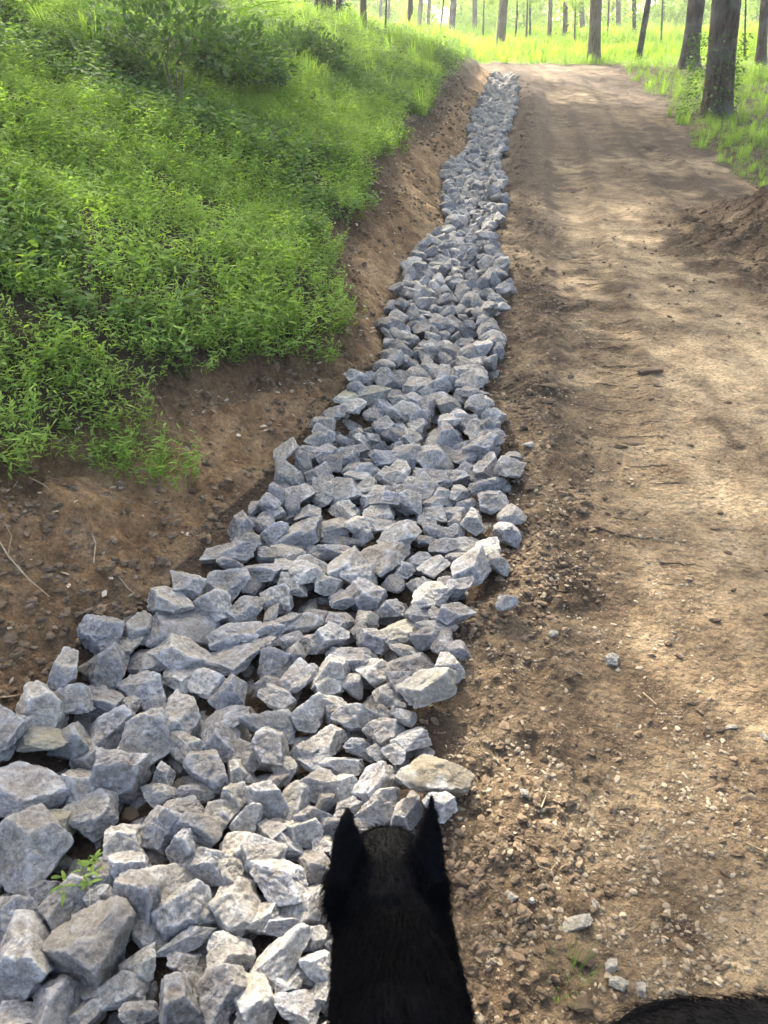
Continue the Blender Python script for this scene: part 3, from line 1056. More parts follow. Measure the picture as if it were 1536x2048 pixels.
def tuft_brush(seed, h=.55, n=120, r=.32, mat='brush', ls=(.035, .07)):
    L = LB()
    for i in range(10):
        a = U(0, 6.28); b = np.array([U(-.08, .08), U(-.08, .08), 0])
        top = np.array([math.cos(a) * r * U(.3, 1), math.sin(a) * r * U(.3, 1), h * U(.5, 1)])
        L.stem(b, top, .003, .2)
        for j in range(n // 10):
            f = U(.2, 1)
            q = b + (top - b) * f + rng.normal(0, .05, 3); aa = U(0, 6.28)
            l = U(*ls)
            L.leaf(q, np.array([math.cos(aa), math.sin(aa), U(-.2, .6)]), l, l * U(.4, .6), np.clip(f * .6 + U(-.2, .5), 0, 1), U(.1, .6), segs=1)
    return L.mesh('bramble_tuft', [M[mat]])

def gn_instances(name, pts, meshes, idx, scl, rotz, tilt=None):
    """one object of points, each carrying an instance of one of the meshes"""
    cl = bpy.data.collections.new(name + '_kinds')
    for i, me in enumerate(meshes):
        o = bpy.data.objects.new('%s_kind_%02d' % (name, i), me)
        cl.objects.link(o)
    me = bpy.data.meshes.new(name)
    me.vertices.add(len(pts)); me.vertices.foreach_set('co', np.asarray(pts, np.float32).ravel())
    attr(me, 'scl', scl)
    a = me.attributes.new('idx', 'INT', 'POINT'); a.data.foreach_set('value', np.asarray(idx, np.int32))
    rot = np.zeros((len(pts), 3), np.float32); rot[:, 2] = rotz
    if tilt is not None: rot[:, 0] = tilt[:, 0]; rot[:, 1] = tilt[:, 1]
    a = me.attributes.new('rot', 'FLOAT_VECTOR', 'POINT'); a.data.foreach_set('vector', rot.ravel())
    me.update()
    o = link(name, me)
    ng = bpy.data.node_groups.new(name, 'GeometryNodeTree')
    ng.interface.new_socket('Geometry', in_out='INPUT', socket_type='NodeSocketGeometry')
    ng.interface.new_socket('Geometry', in_out='OUTPUT', socket_type='NodeSocketGeometry')
    gi = ng.nodes.new('NodeGroupInput'); go = ng.nodes.new('NodeGroupOutput')
    ip = ng.nodes.new('GeometryNodeInstanceOnPoints')
    ci = ng.nodes.new('GeometryNodeCollectionInfo')
    ci.inputs['Collection'].default_value = cl; ci.inputs['Separate Children'].default_value = True; ci.inputs['Reset Children'].default_value = True
    def na(nm, ty):
        n = ng.nodes.new('GeometryNodeInputNamedAttribute'); n.data_type = ty; n.inputs[0].default_value = nm
        return n.outputs['Attribute']
    ng.links.new(gi.outputs[0], ip.inputs['Points']); ng.links.new(ci.outputs[0], ip.inputs['Instance'])
    ip.inputs['Pick Instance'].default_value = True
    ng.links.new(na('idx', 'INT'), ip.inputs['Instance Index'])
    e2r = ng.nodes.new('FunctionNodeEulerToRotation'); ng.links.new(na('rot', 'FLOAT_VECTOR'), e2r.inputs[0])
    ng.links.new(e2r.outputs[0], ip.inputs['Rotation'])
    ng.links.new(na('scl', 'FLOAT'), ip.inputs['Scale'])
    ng.links.new(ip.outputs[0], go.inputs[0])
    md = o.modifiers.new('scatter', 'NODES'); md.node_group = ng
    return o
def inview(x, y, z, m=260, top=-260):
    px, py, d = project(x, y, z)
    return (d > .2) & (px > -m) & (px < 1536 + m) & (py > top) & (py < 2048 + m)

# hillside cover
def hill_points():
    r = np.random.default_rng(5)
    X, Y, SP = [], [], []
    y = 1.2
    while y < 34:
        sp = .043 + .0058 * y
        xs = np.arange(-1.3 - .62 * y, xL(y) + .3, sp)
        X.append(xs + r.uniform(-.5, .5, len(xs)) * sp); Y.append(np.full(len(xs), y) + r.uniform(-.5, .5, len(xs)) * sp); SP.append(np.full(len(xs), sp))
        y += sp * .9
    X, Y, SP = map(np.concatenate, (X, Y, SP))
    k = grass_left(X, Y)
    X, Y, SP = X[k], Y[k], SP[k]
    Z = surf(X, Y); k = inview(X, Y, Z)
    return X[k], Y[k], Z[k], SP[k]
X, Y, Z, SP = hill_points()
s_ = xL(Y) - X - sB(Y)
bare = sstep(.52, .70, vnoise(X * 1.6, Y * 1.6, 300) * .6 + vnoise(X * 5, Y * 5, 301) * .4)
keep = rng.random(len(X)) > bare * .6
X, Y, Z, SP, s_ = X[keep], Y[keep], Z[keep], SP[keep], s_[keep]
kinds = [tuft_stilt(i) for i in range(6)] + [tuft_weed(i) for i in range(3)] + [tuft_grass(i, .2) for i in range(2)]
w = vnoise(X * .9, Y * .9, 310) + .35 * vnoise(X * 4, Y * 4, 311) + .02 * Y + rng.uniform(-.15, .15, len(X))
idx = np.where(w > .95, rng.integers(6, 9, len(X)), rng.integers(0, 6, len(X)))
gsel = (vnoise(X * 1.3 + 9, Y * 1.3, 313) > .66) & (rng.random(len(X)) < .3) & (Y > 7)
idx = np.where(gsel, rng.integers(9, 11, len(X)), idx)
scl = (SP / .062) ** .72 * .84 * rng.uniform(.75, 1.3, len(X)) * (.75 + .6 * vnoise(X * 2.2, Y * 2.2, 320))
o = gn_instances('hillside_plants', np.stack([X, Y, Z], -1), kinds, idx, scl, rng.uniform(0, 6.28, len(X)), rng.normal(0, .18, (len(X), 2)))
tag(o, 'bright green stiltgrass and low weeds covering the bank', 'ground cover', kind='stuff')
print('hill tufts', len(X))

# brambles on the upper hill
r5 = np.random.default_rng(15)
n = 9000
Y2 = r5.uniform(6, 36, n); X2 = xL(Y2) - sB(Y2) - (.25 + .04 * Y2) + r5.uniform(.3, 16, n)
Z2 = surf(X2, Y2)
px, py, dep = project(X2, Y2, Z2)
hid = np.interp(px, [0, 250, 480, 700, 900, 1000], [135, 215, 250, 225, 120, 100])
dens = sstep(40, -60, py - hid) * (.35 + .65 * sstep(.4, .6, vnoise(X2 * .5, Y2 * .5, 400)))
k = (r5.random(n) < dens * .7) & inview(X2, Y2, Z2, 200, -150)
X2, Y2, Z2 = X2[k], Y2[k], Z2[k]
bk = [tuft_brush(i) for i in range(5)] + [tuft_brush(9, .4, 90, .3, 'fern', (.03, .05))]
sc2 = r5.uniform(.6, 1.3, len(X2)) * np.interp(Y2, [6, 12, 17, 22, 36], [.95, 1.1, .8, .5, .6]) * (.6 + .7 * vnoise(X2 * .7, Y2 * .7, 402))
o = gn_instances('brambles', np.stack([X2, Y2, Z2], -1), bk, np.where(r5.random(len(X2)) < .12, 5, r5.integers(0, 5, len(X2))), sc2, r5.uniform(0, 6.28, len(X2)))
tag(o, 'tangled brambles and leafy undergrowth on the upper hillside', 'undergrowth', kind='stuff')
print('brambles', len(X2))

# meadow beyond the crest and right-hand verge
def meadow_points():
    r = np.random.default_rng(25)
    X, Y, SP = [], [], []
    y = 5.5
    while y < 75:
        sp = .05 + .0085 * y
        xs = np.arange(-1 - .62 * y, 2.0 + .66 * y, sp)
        X.append(xs + r.uniform(-.5, .5, len(xs)) * sp); Y.append(y + r.uniform(-.5, .5, len(xs)) * sp); SP.append(np.full(len(xs), sp))
        y += sp
    X, Y, SP = map(np.concatenate, (X, Y, SP))
    k = (grass_right(X, Y) | grass_far(X, Y)) & ~grass_left(X, Y)
    bm = np.exp(-(((X - BM[0]) / 1.0) ** 2 + ((Y - BM[1]) / 1.2) ** 2) ** 2)
    k &= bm < .4
    X, Y, SP = X[k], Y[k], SP[k]
    Z = surf(X, Y); k = inview(X, Y, Z, 200, -50)
    return X[k], Y[k], Z[k], SP[k]
X, Y, Z, SP = meadow_points()
bare = sstep(.42, .66, vnoise(X * .9, Y * .7, 330) * .6 + vnoise(X * 4, Y * 4, 331) * .4) * (Y < 26)
keep = rng.random(len(X)) > bare * .5
X, Y, Z, SP = X[keep], Y[keep], Z[keep], SP[keep]
kinds = [tuft_grass(i, .17, 'mead_leaf', 26, .004) for i in range(3)] + [tuft_weed(7, .1, 'mead_leaf')] + [tuft_stilt(i) for i in range(3)] + [tuft_grass(3, .2, 'stilt')]
shade = (Y < 27)
idx = np.where(shade, rng.integers(4, 8, len(X)), rng.integers(0, 4, len(X)))
scl = (SP / .11) * rng.uniform(.6, 1.2, len(X)) * (.55 + .9 * vnoise(X * .6, Y * .6, 340)) * np.where(Y > 28, .8, .52)
o = gn_instances('meadow_grass', np.stack([X, Y, Z], -1), kinds, idx, scl, rng.uniform(0, 6.28, len(X)))
tag(o, 'sunlit yellow green grass beyond the crest and along the right verge', 'grass', kind='stuff')
print('meadow', len(X))

# ------------------------------------------------------------------ TREES
def tube(path, radii, segs=12, wob=.0, seed=0, cap=True):
    path = np.array(path, float); n = len(path)
    tan = np.gradient(path, axis=0); tan /= np.linalg.norm(tan, axis=1)[:, None]
    ref = np.array([.13, .99, .05]) if abs(tan[0][2]) > .5 else np.array([0, 0, 1.])
    V = []
    for i in range(n):
        a = np.cross(tan[i], ref); a /= np.linalg.norm(a); b = np.cross(tan[i], a)
        for j in range(segs):
            th = 2 * math.pi * j / segs
            rr = radii[i] * (1 + wob * (mnoise.noise(Vector((math.cos(th) * 1.3 + seed, math.sin(th) * 1.3, path[i][2] * .8))) + .6 * mnoise.noise(Vector((math.cos(th) * 5 + seed, math.sin(th) * 5, path[i][2] * 1.1)))))
            V.append(path[i] + (a * math.cos(th) + b * math.sin(th)) * rr)
    idx = np.arange(n * segs).reshape(n, segs)
    F = np.stack([idx[:-1], np.roll(idx[:-1], -1, 1), np.roll(idx[1:], -1, 1), idx[1:]], -1).reshape(-1, 4)
    return np.array(V), F
def join(parts):
    Vs, Fs, n = [], [], 0
    for V, F in parts: Vs.append(V); Fs.append(F + n); n += len(V)
    return np.vstack(Vs), np.vstack(Fs)
def crown_mesh(seed, mat, n=3200, rx=3.6, rz=3.2, size=(.11, .2), clumps=46):
    r = np.random.default_rng(seed)
    C = r.normal(size=(clumps, 3)); C /= np.linalg.norm(C, axis=1)[:, None]
    C *= (r.uniform(.25, 1, clumps) ** .5)[:, None] * np.array([rx, rx, rz])
    cr = r.uniform(.45, 1.0, clumps)
    which = r.integers(0, clumps, n)
    P = C[which] + r.normal(size=(n, 3)) * cr[which][:, None] * np.array([.55, .55, .38])
    s = r.uniform(*size, n)
    d = r.normal(size=(n, 3)); d /= np.linalg.norm(d, axis=1)[:, None]
    e = np.cross(d, r.normal(size=(n, 3))); e /= np.linalg.norm(e, axis=1)[:, None]
    V = np.stack([P - d * s[:, None] * .6, P + e * s[:, None] * .33, P + d * s[:, None] * .6, P - e * s[:, None] * .33], 1).reshape(-1, 3)
    F = np.arange(n * 4).reshape(n, 4)
    me = mesh_np('crown', V, F, [M[mat]], smooth=False)
    attr(me, 'v', np.repeat(np.clip(.5 * r.random(n) + .5 * r.random(clumps)[which], 0, 1), 4))
    return me
CROWN = [crown_mesh(i, 'canopy', 5200, clumps=60) for i in range(3)]
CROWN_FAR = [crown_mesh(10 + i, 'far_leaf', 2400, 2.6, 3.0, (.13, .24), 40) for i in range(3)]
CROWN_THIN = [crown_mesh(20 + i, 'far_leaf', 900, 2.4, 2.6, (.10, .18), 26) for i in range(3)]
def make_tree(name, label, px, py, wpx, tpx, mat, H=14, group=None, crown=CROWN, cz=.72, cs=1.0, bend=0.0, segs=16, flare=1.5, base=None, ncrown=1):
    p = np.array(base) if base is not None else None
    while p is None:
        p = place(px, py); py += 4
    _, _, dep = project(*p)
    print('TREE', px, py, [round(float(q), 1) for q in p])
    rad = .5 * wpx * float(dep) / FPX
    # lean so that the trunk passes the traced point at the top of the frame
    d = ray(tpx, 0); t = p[1] / d[1]; top = EYE + t * d
    lean = (top[0] - p[0]) / max(top[2] - p[2], .4)
    lean = max(-.35, min(.35, lean))
    root = empty(name, p)
    tag(root, label, 'tree', group)
    zs = np.array([-.25, 0, .12, .3, .6, 1, 1.5, 2, 2.7, 3.6, 4.8, 6, 8, 10, 12, 14]); zs = np.append(zs[zs < H * .9], H * .95)
    rr = rad * (1 - .5 * np.clip(zs / H, 0, 1)) * (1 + (flare - 1) * np.exp(-np.maximum(zs, 0) / .22)) / 1.0
    ln = lean * np.minimum(zs, 4) + lean * .3 * np.maximum(zs - 4, 0)
    path = np.stack([ln + bend * np.sin(zs * .9) * np.minimum(zs, 1), .05 * np.sin(zs * .7 + px), zs], -1)
    parts = [tube(path, rr, segs, .13, px * .01)]
    rr_ = random.Random(int(px * 7 + py))
    for q in range(7):
        f = rr_.uniform(.5, .92); z0 = H * f; a = rr_.uniform(0, 6.28)
        b0 = np.array([np.interp(z0, zs, path[:, 0]), np.interp(z0, zs, path[:, 1]), z0]); Lg = rr_.uniform(1.6, 3.2) * cs
        pts = [b0 + np.array([math.cos(a), math.sin(a), .55]) * Lg * u + np.array([0, 0, .25 * u * u * Lg]) + np.array([rr_.uniform(-.1, .1)] * 3) * u for u in np.linspace(0, 1, 5)]
        r0 = rad * .32
        parts.append(tube(pts, np.linspace(r0, r0 * .25, 5), 6))
    V, F = join(parts)
    link('trunk', mesh_np('trunk', V, F, [M[mat]]), root)
    topx = np.interp(H * cz, zs, path[:, 0])
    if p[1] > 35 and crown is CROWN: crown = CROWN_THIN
    c = link('crown', crown[int(px) % len(crown)], root)
    c.location = (topx, 0, H * cz + .5); c.rotation_euler = (0, 0, px * .37); c.scale = (cs, cs, cs)
    return root
near_g = 'tall trees standing near the crest of the track'
T = make_tree
big = T('tree', 'thick grey brown tree leaning right with ivy round its foot, nearest on the right verge', 1430, 236, 54, 1450, 'bark', 15, cs=1.35, flare=1.25, segs=28)
T('tree', 'dark rough barked tree just left of and behind the thick ivy footed tree', 1378, 137, 32, 1393, 'bark_dark', 16, cs=1.3, segs=20, flare=1.6)
T('tree', 'thin dark leaning tree between the crest and the thick trees', 1276, 124, 12, 1298, 'bark_dark', 13, cs=.9, flare=1.2)
T('tree', 'straight grey forked tree at the right end of the track crest', 1188, 125, 24, 1193, 'bark_pale', 16, cs=1.2, segs=20, flare=1.35)
T('tree', 'slender grey tree with ivy at its foot behind the top of the stone channel', 999, 108, 18, 1008, 'bark_pale', 15, cs=1.0, flare=1.3)
T('tree', 'black trunked tree at the end of the grassy bank top', 902, 84, 13, 907, 'bark_dark', 13, cs=.9, flare=1.5)
T('tree', 'dark ivy covered tree on top of the hill beside the brambles', 645, 34, 34, 648, 'bark_dark', 14, cs=1.7, segs=20)
T('tree', 'narrow dark trunk close behind the ivy covered hilltop tree', 676, 34, 9, 677, 'bark_dark', 11, cs=.8)
T('tree', 'grey trunk at the far right edge of the picture', 1519, 132, 18, 1530, 'bark', 14, cs=1.0)
T('tree', 'thin pale sapling just right of the thick ivy footed tree', 1463, 131, 7, 1478, 'bark_pale', 10, cs=.7, flare=1.2)
T('tree', 'left one of two parallel grey trunks behind the hilltop', 819, 70, 11, 821, 'bark_pale', 14, cs=1.5)
T('tree', 'right one of two parallel grey trunks behind the hilltop', 835, 76, 10, 842, 'bark_pale', 15, cs=1.5)
T('tree', 'grey tree behind the meadow, left of the ivy footed slender tree', 949, 80, 10, 950, 'bark_pale', 14, cs=.9)
T('tree', 'grey trunk rising behind the hilltop brambles, right of the dark ivy covered tree', 727, 46, 12, 727, 'bark_pale', 14, cs=1.4)
T('tree', 'grey trunk in the meadow just left of the yellow green ivy column', 1098, 90, 9, 1101, 'bark_pale', 14, cs=.9)
ivt = T('tree', 'tree wrapped in bright yellow green ivy in the middle of the meadow', 1129, 86, 10, 1131, 'bark', 13, cs=.8)
T('tree', 'straight grey trunk right behind the yellow green ivy column', 1165, 78, 11, 1163, 'bark_pale', 14, cs=.9)
T('tree', 'pale smooth trunk between the forked tree and the thin leaning tree', 1236, 79, 10, 1236, 'bark_pale', 14, cs=.9)
T('tree', 'dark ivy clad trunk just left of the thin leaning tree', 1268, 81, 8, 1268, 'bark_dark', 12, cs=.8)
T('tree', 'very thin dark sapling left of the yellow green ivy column', 1060, 82, 4, 1060, 'bark_dark', 10, cs=.6)
T('tree', 'crooked black sapling right of the slender tree with ivy at its foot', 1030, 96, 3.5, 1030, 'bark_dark', 9, cs=.6, bend=.10)
T('tree', 'thin crooked sapling between the parallel trunks and the black trunked tree', 877, 66, 4, 884, 'bark_dark', 9, cs=.6, bend=.08)
for px_, py_, h_, cs_, lb_ in ((1322, 96, 5.5, .55, 'leafy yellow green sapling between the thin leaning tree and the dark rough tree'),
        (1052, 100, 3.2, .34, 'small leafy sapling right of the slender tree with ivy at its foot'),
        (1215, 88, 4.0, .40, 'leafy sapling just right of the forked tree'), (965, 96, 3.0, .34, 'bushy young tree at the end of the bank by the slender tree'),
        (1490, 118, 5.0, .5, 'leafy young tree right of the thick ivy footed tree'), (770, 78, 3.2, .4, 'bushy young tree behind the hilltop left of the parallel trunks'),
        (1148, 98, 2.6, .3, 'low bushy sapling beside the yellow green ivy column')):
    T('sapling', lb_, px_, py_, 4, px_ + 3, 'bark', h_, crown=CROWN_FAR, cz=.62, cs=cs_, segs=8, flare=1.2)
# more trunks deep in the wood
gfar = 'slender trees in the sunny wood behind the meadow'
rt = random.Random(4)
for i in range(46):
    yy = rt.uniform(56, 88); xx = rt.uniform(-.16, .56) * yy
    base = (xx, yy, gz(xx, yy)); px_, py_, dd = project(*base)
    T('slender_tree', 'slender grey tree deep in the sunny wood behind the meadow', float(px_), float(py_), rt.uniform(3, 7), float(px_) + rt.uniform(-7, 7),
      rt.choice(['bark_pale', 'bark_pale', 'bark']), rt.uniform(10, 14), group=gfar, crown=CROWN_FAR, cz=.66, cs=rt.uniform(.8, 1.1), segs=8, base=base, flare=1.2)
# understorey bushes and low crowns of the far wood, one mass
def far_wood():
    r = np.random.default_rng(44)
    n = 330
    Y = r.uniform(56, 105, n); X = r.uniform(-.30, .62, n) * Y
    Z = surf(X, Y) + r.uniform(.5, 6.5, n) ** 1.0
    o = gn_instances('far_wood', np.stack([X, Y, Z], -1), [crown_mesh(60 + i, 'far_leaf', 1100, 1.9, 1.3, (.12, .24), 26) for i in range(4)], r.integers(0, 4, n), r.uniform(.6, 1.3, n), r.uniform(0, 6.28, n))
    return tag(o, 'airy sunlit foliage of the wood behind the meadow', 'woodland', kind='stuff')
far_wood()

# ivy on trunks
def ivy(root, mat, h, rad, n, name='ivy', off=0):
    L = LB()
    for i in range(n):
        z = U(0, 1) ** 1.3 * h; a = U(0, 6.28); rr = rad * U(1.0, 1.5)
        l = U(.05, .11) * (1 + off)
        L.leaf(np.array([math.cos(a) * rr, math.sin(a) * rr, z]), np.array([math.cos(a), math.sin(a), U(-.8, .4)]), l, l * .8, U(0, 1), .3, segs=1)
    return link(name, L.mesh(name, [M[mat]]), root)
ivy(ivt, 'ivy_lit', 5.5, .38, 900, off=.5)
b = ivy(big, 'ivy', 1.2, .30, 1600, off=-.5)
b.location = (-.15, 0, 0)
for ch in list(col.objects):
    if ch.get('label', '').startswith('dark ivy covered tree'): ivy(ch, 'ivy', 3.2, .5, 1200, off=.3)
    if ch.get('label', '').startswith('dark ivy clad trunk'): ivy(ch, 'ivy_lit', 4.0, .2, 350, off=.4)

# unseen trees of the wood shading the track; the first added to shade the foreground
for i, (x, y, H, c) in enumerate([(-8.6, 13, 16, 2.0), (-8, 9, 15, 1.5), (9.5, 20, 15, 1.4), (-4.5, 25, 15, 1.4), (-11, 17, 15, 1.5), (8.5, 8, 14, 1.3), (-13, 4, 14, 1.4), (11, 3, 14, 1.3)]):
    r_ = T('shade_tree', 'unseen tall broad crowned tree shading the track', 300 + i * 37, 100, 30, 0, 'bark', H, crown=CROWN, cz=.74, cs=c, base=(x, y, gz(x, y)), group='broad crowned trees shading the track')

# ------------------------------------------------------------------ single plants and stalks
bp = place(385, 175)
def bush_mesh(seed, rx, rz, n):
    L = LB()
    for i in range(n):
        v = rng.normal(size=3); v /= np.linalg.norm(v); v[2] = abs(v[2])
        q = v * np.array([rx, rx * .8, rz]) * U(.75, 1.05) * (1 + .35 * mnoise.noise(Vector(v * 2.3 + seed)))
        l = U(.05, .09); L.leaf(q, v + rng.normal(0, .5, 3), l, l * .5, U(0, 1), .4, segs=1)
    return L.mesh('foliage', [M['brush']])
for (bx_, by_, rr_x, rr_z, lb_) in ((330, 150, .8, .6, 'large dark leafy bush on the upper hillside left of the fern fronds'), (455, 165, .6, .45, 'low rounded bush right of the fern fronds on the upper hillside'), (600, 140, .6, .42, 'leafy bush on the hillside above the middle of the bank')):
    q_ = place(bx_, by_)
    bsh = tag(empty('bush', q_), lb_, 'bush')
    link('foliage', bush_mesh(bx_ * .1, rr_x, rr_z, 2200), bsh)
    for k_ in range(5):
        a_ = k_ * 1.3; V, F = tube([np.array([0, 0, -.05]), np.array([math.cos(a_) * rr_x * .3, math.sin(a_) * rr_x * .3, rr_z * .4]), np.array([math.cos(a_) * rr_x * .5, math.sin(a_) * rr_x * .4, rr_z * .6])], [.010, .007, .003], 5)
        link('stem', mesh_np('stem', V, F, [M['stalk']]), bsh)
fp = place(408, 128)
fern = tag(empty('fern', fp), 'arching yellow green fern fronds rising from the brambles on the upper hillside', 'fern')
for i in range(9):
    L = LB(); a = -.6 + i * .55; ln = U(.75, 1.05)
    pts = [np.array([math.cos(a) * ln * u, math.sin(a) * ln * u * .7, ln * (1.05 * u - .55 * u * u)]) for u in np.linspace(0, 1, 16)]
    for j in range(15):
        L.stem(pts[j], pts[j + 1], .005, .3)
        w_ = .2 * math.sin(math.pi * min(.98, (j + 1.5) / 17)) ** .7
        t_ = pts[j + 1] - pts[j]; sd_ = np.cross(t_, [0, 0, 1.]); sd_ /= np.linalg.norm(sd_)
        for sgn in (-1, 1):
            L.leaf(pts[j], sd_ * sgn + t_ * 4 + np.array([0, 0, .1]), w_, .03, U(.3, 1), .3, segs=1)
    link('frond', L.mesh('frond', [M['fern']]), fern)
dp = place(358, 238)
ds = tag(empty('dead_stalks', dp), 'clump of dry brown dead stalks standing in the middle of the green hillside', 'dead stalks')
for i in range(9):
    a = U(0, 6.28); h = U(.2, .42)
    V, F = tube([np.array([U(-.03, .03), U(-.03, .03), 0]), np.array([math.cos(a) * .03, math.sin(a) * .03, h * .5]), np.array([math.cos(a) * .07, math.sin(a) * .06, h])], [.007, .005, .002], 5)
    link('stalk', mesh_np('stalk', V, F, [M['stalk']]), ds)
sp = place(150, 1745, .10)
spr = tag(empty('sprout', sp - np.array([0, 0, .03])), 'small bright green leafy sprout growing between the stones at the left', 'plant')
L = LB()
for i in range(7):
    a = U(0, 6.28); top = np.array([math.cos(a) * U(.03, .065), math.sin(a) * .05, U(.02, .045)])
    L.stem(np.zeros(3), top, .0009, .5)
    for j in range(6):
        aa = U(0, 6.28); L.leaf(top * U(.4, 1), np.array([math.cos(aa), math.sin(aa), U(-.2, .5)]), U(.018, .032), U(.006, .009), U(.5, 1), .4)
link('leaves', L.mesh('leaves', [M['stilt']]), spr)
V, F = tube([np.array([0, 0, .02]), np.array([.035, -.02, .02]), np.array([.05, -.06, .012]), np.array([.052, -.10, .0])], [.0014, .0014, .0012, .001], 5)
link('root', mesh_np('root', V, F, [M['twig']]), spr)
gp = place(1128, 1965)
gt = link('grass_tuft', tuft_grass(77, .075, 'weed', 26, .0011)); gt.location = gp
tag(gt, 'thin little tuft of grass on the gravelly ground right of the dog', 'grass tuft')

# ------------------------------------------------------------------ loose pale rocks on the track, clods, twigs
ROCKS = [(1226,1316,34,30,0,'rounded pale stone lying alone on the dirt track','pale'),
 (1106,1266,22,14,10,'small white pebble above and left of the lone round stone','pale'),
 (1150,1843,72,26,25,'long pale chunk of rock lying on gravel right of the dog','pale'),
 (1188,1806,20,20,0,'small pale cube shaped stone just above the long pale chunk','pale'),
 (1240,1964,46,24,-20,'pale flat stone between gravel heaps near the bottom, right of the grass tuft','pale'),
 (1222,1925,26,34,-60,'narrow cream stone above the pale flat stone near the bottom','pale'),
 (1280,1975,26,28,-30,'square cream stone at the right end of the pale flat stone','pale'),
 (1160,2006,52,34,0,'brownish broken stone at the bottom below the grass tuft','clod'),
 (1160,1908,54,36,-10,'flat brown stone half sunk in the ground above the grass tuft','clod'),
 (1264,2020,18,30,-60,'small white stone standing on end near the bottom edge','pale'),
 (1025,1792,22,20,0,'pale pebble right of the dog shoulder','pale'),
 (1049,1585,18,14,0,'white pebble on dirt to the right of the white stone','pale'),
 (1462,1452,24,12,10,'flat tan pebble on the smooth right side of the track','pale'),
 (1527,1470,16,20,50,'cream stone at the right edge of the track','pale'),
 (1063,1800,14,12,0,'round cream pebble on the gravel right of the dog','pale'),
 (1148,1690,26,20,0,'rounded brown stone right of the dog head','clod'),
 (1264,884,62,16,-4,'dark damp clod pressed into the tyre track','clod'),
 (1240,892,30,14,0,'small dark clod left of the dark damp clod in the tyre track','clod'),
 (1300,740,56,12,6,'dark crumbled clod on the pale part of the track','clod'),
 (1098,770,40,10,-6,'long tan clod squeezed out of the tyre print at the channel border','clod'),
 (1100,802,38,10,2,'short roll of tan earth below the long tan clod','clod'),
 (1065,972,42,14,18,'roll of tan earth lying right of the stone channel','clod'),
 (1060,888,30,16,-20,'pale stone among clods right of the channel','pale'),
 (1430,1058,22,8,0,'small dark stone chip on the upper right track','clod'),
 (1430,1240,24,10,0,'dark chip with a pale face in the middle right of the track','clod'),
 (262,1628,46,28,-20,'orange brown clod of earth lodged between grey stones','clod'),
 (90,1660,10,8,0,None,None),
 (1385,1405,30,10,0,'dark crust of earth on the track below the churned patch','clod'),
 ]
for v in ROCKS:
    if v[6] is None: continue
    px_, py_, w_, h_, an, lb, kd = v
    p = place(px_, py_ + h_ * .2, .0)
    if p is None: continue
    m = float(project(*p)[2]) / FPX
    me = random.choice(pale_me) if kd == 'pale' else None
    if me is None:
        V, F = ROCK[4][random.randrange(NV)]
        me = mesh_np('clod', V, F, [M['clod']])
    o = link('pebble' if kd == 'pale' else 'clod', me)
    W, H = w_ * m, h_ * m
    o.scale = (W * .55, max(H * .6, W * .25), max(min(H, W) * .40, W * .12)); o.location = (p[0], p[1], p[2] + o.scale[2] * .3)
    o.rotation_euler = (.09, 0, R(an)); o.color = (.46, .3, .25, 1)
    tag(o, lb, 'stone' if kd == 'pale' else 'clod')
def twig(pts, w, label, name='twig', lift=.006):
    P = [place(a, b) for a, b in pts]
    P = [p + np.array([0, 0, lift + .004 * random.random()]) for p in P]
    m = float(project(*P[0])[2]) / FPX
    V, F = tube(np.array(P), [w * m * .5] * (len(P) - 1) + [w * m * .25], 6)
    c = V.mean(0)
    o = link(name, mesh_np(name, V - c, F, [M['twig']])); o.location = c
    tag(o, label, 'twig')
twig([(1058,1702),(1075,1735),(1100,1747),(1110,1732)], 3.5, 'hooked dry twig on the gravel right of the dog ear')
twig([(1082,1620),(1092,1595)], 4, 'short straight dry twig right of the small white stone')
twig([(912,1592),(935,1560),(948,1550)], 4, 'pale bent twig at the tip of the grit covered stone')
twig([(1490,1692),(1536,1712)], 5, 'brown stick at the right edge of the track')
twig([(1200,1652),(1235,1655),(1260,1662)], 3, 'thin pale rootlet right of the dog ears')
twig([(1140,1340),(1160,1352),(1175,1358)], 3, 'curved straw on the dirt below the small white pebble')
twig([(1285,1390),(1312,1412)], 3, 'straw lying beside the churned patch of the track')
twig([(0,1092),(20,1125),(60,1170),(102,1205)], 3.5, 'long bare forked root on the scraped bank at the left edge', 'root', .02)
twig([(20,1130),(28,1090),(12,1060)], 2.5, 'bare rootlet branching upwards on the bank at the left edge', 'root', .03)
twig([(0,1408),(30,1404),(52,1400)], 4, 'pale root sticking out of the bank above the left stones', 'root', .02)
twig([(232,1150),(255,1180),(275,1195)], 3, 'dry straw on the bank above the left stones')
twig([(188,1130),(192,1090),(184,1070)], 3, 'upright dry straw on the brown bank')
twig([(270,950),(330,940),(370,935)], 3, 'long straw lying below the overhanging grass tongue')
twig([(60,960),(90,975),(100,985)], 3, 'short dry stem under the left end of the grass edge')
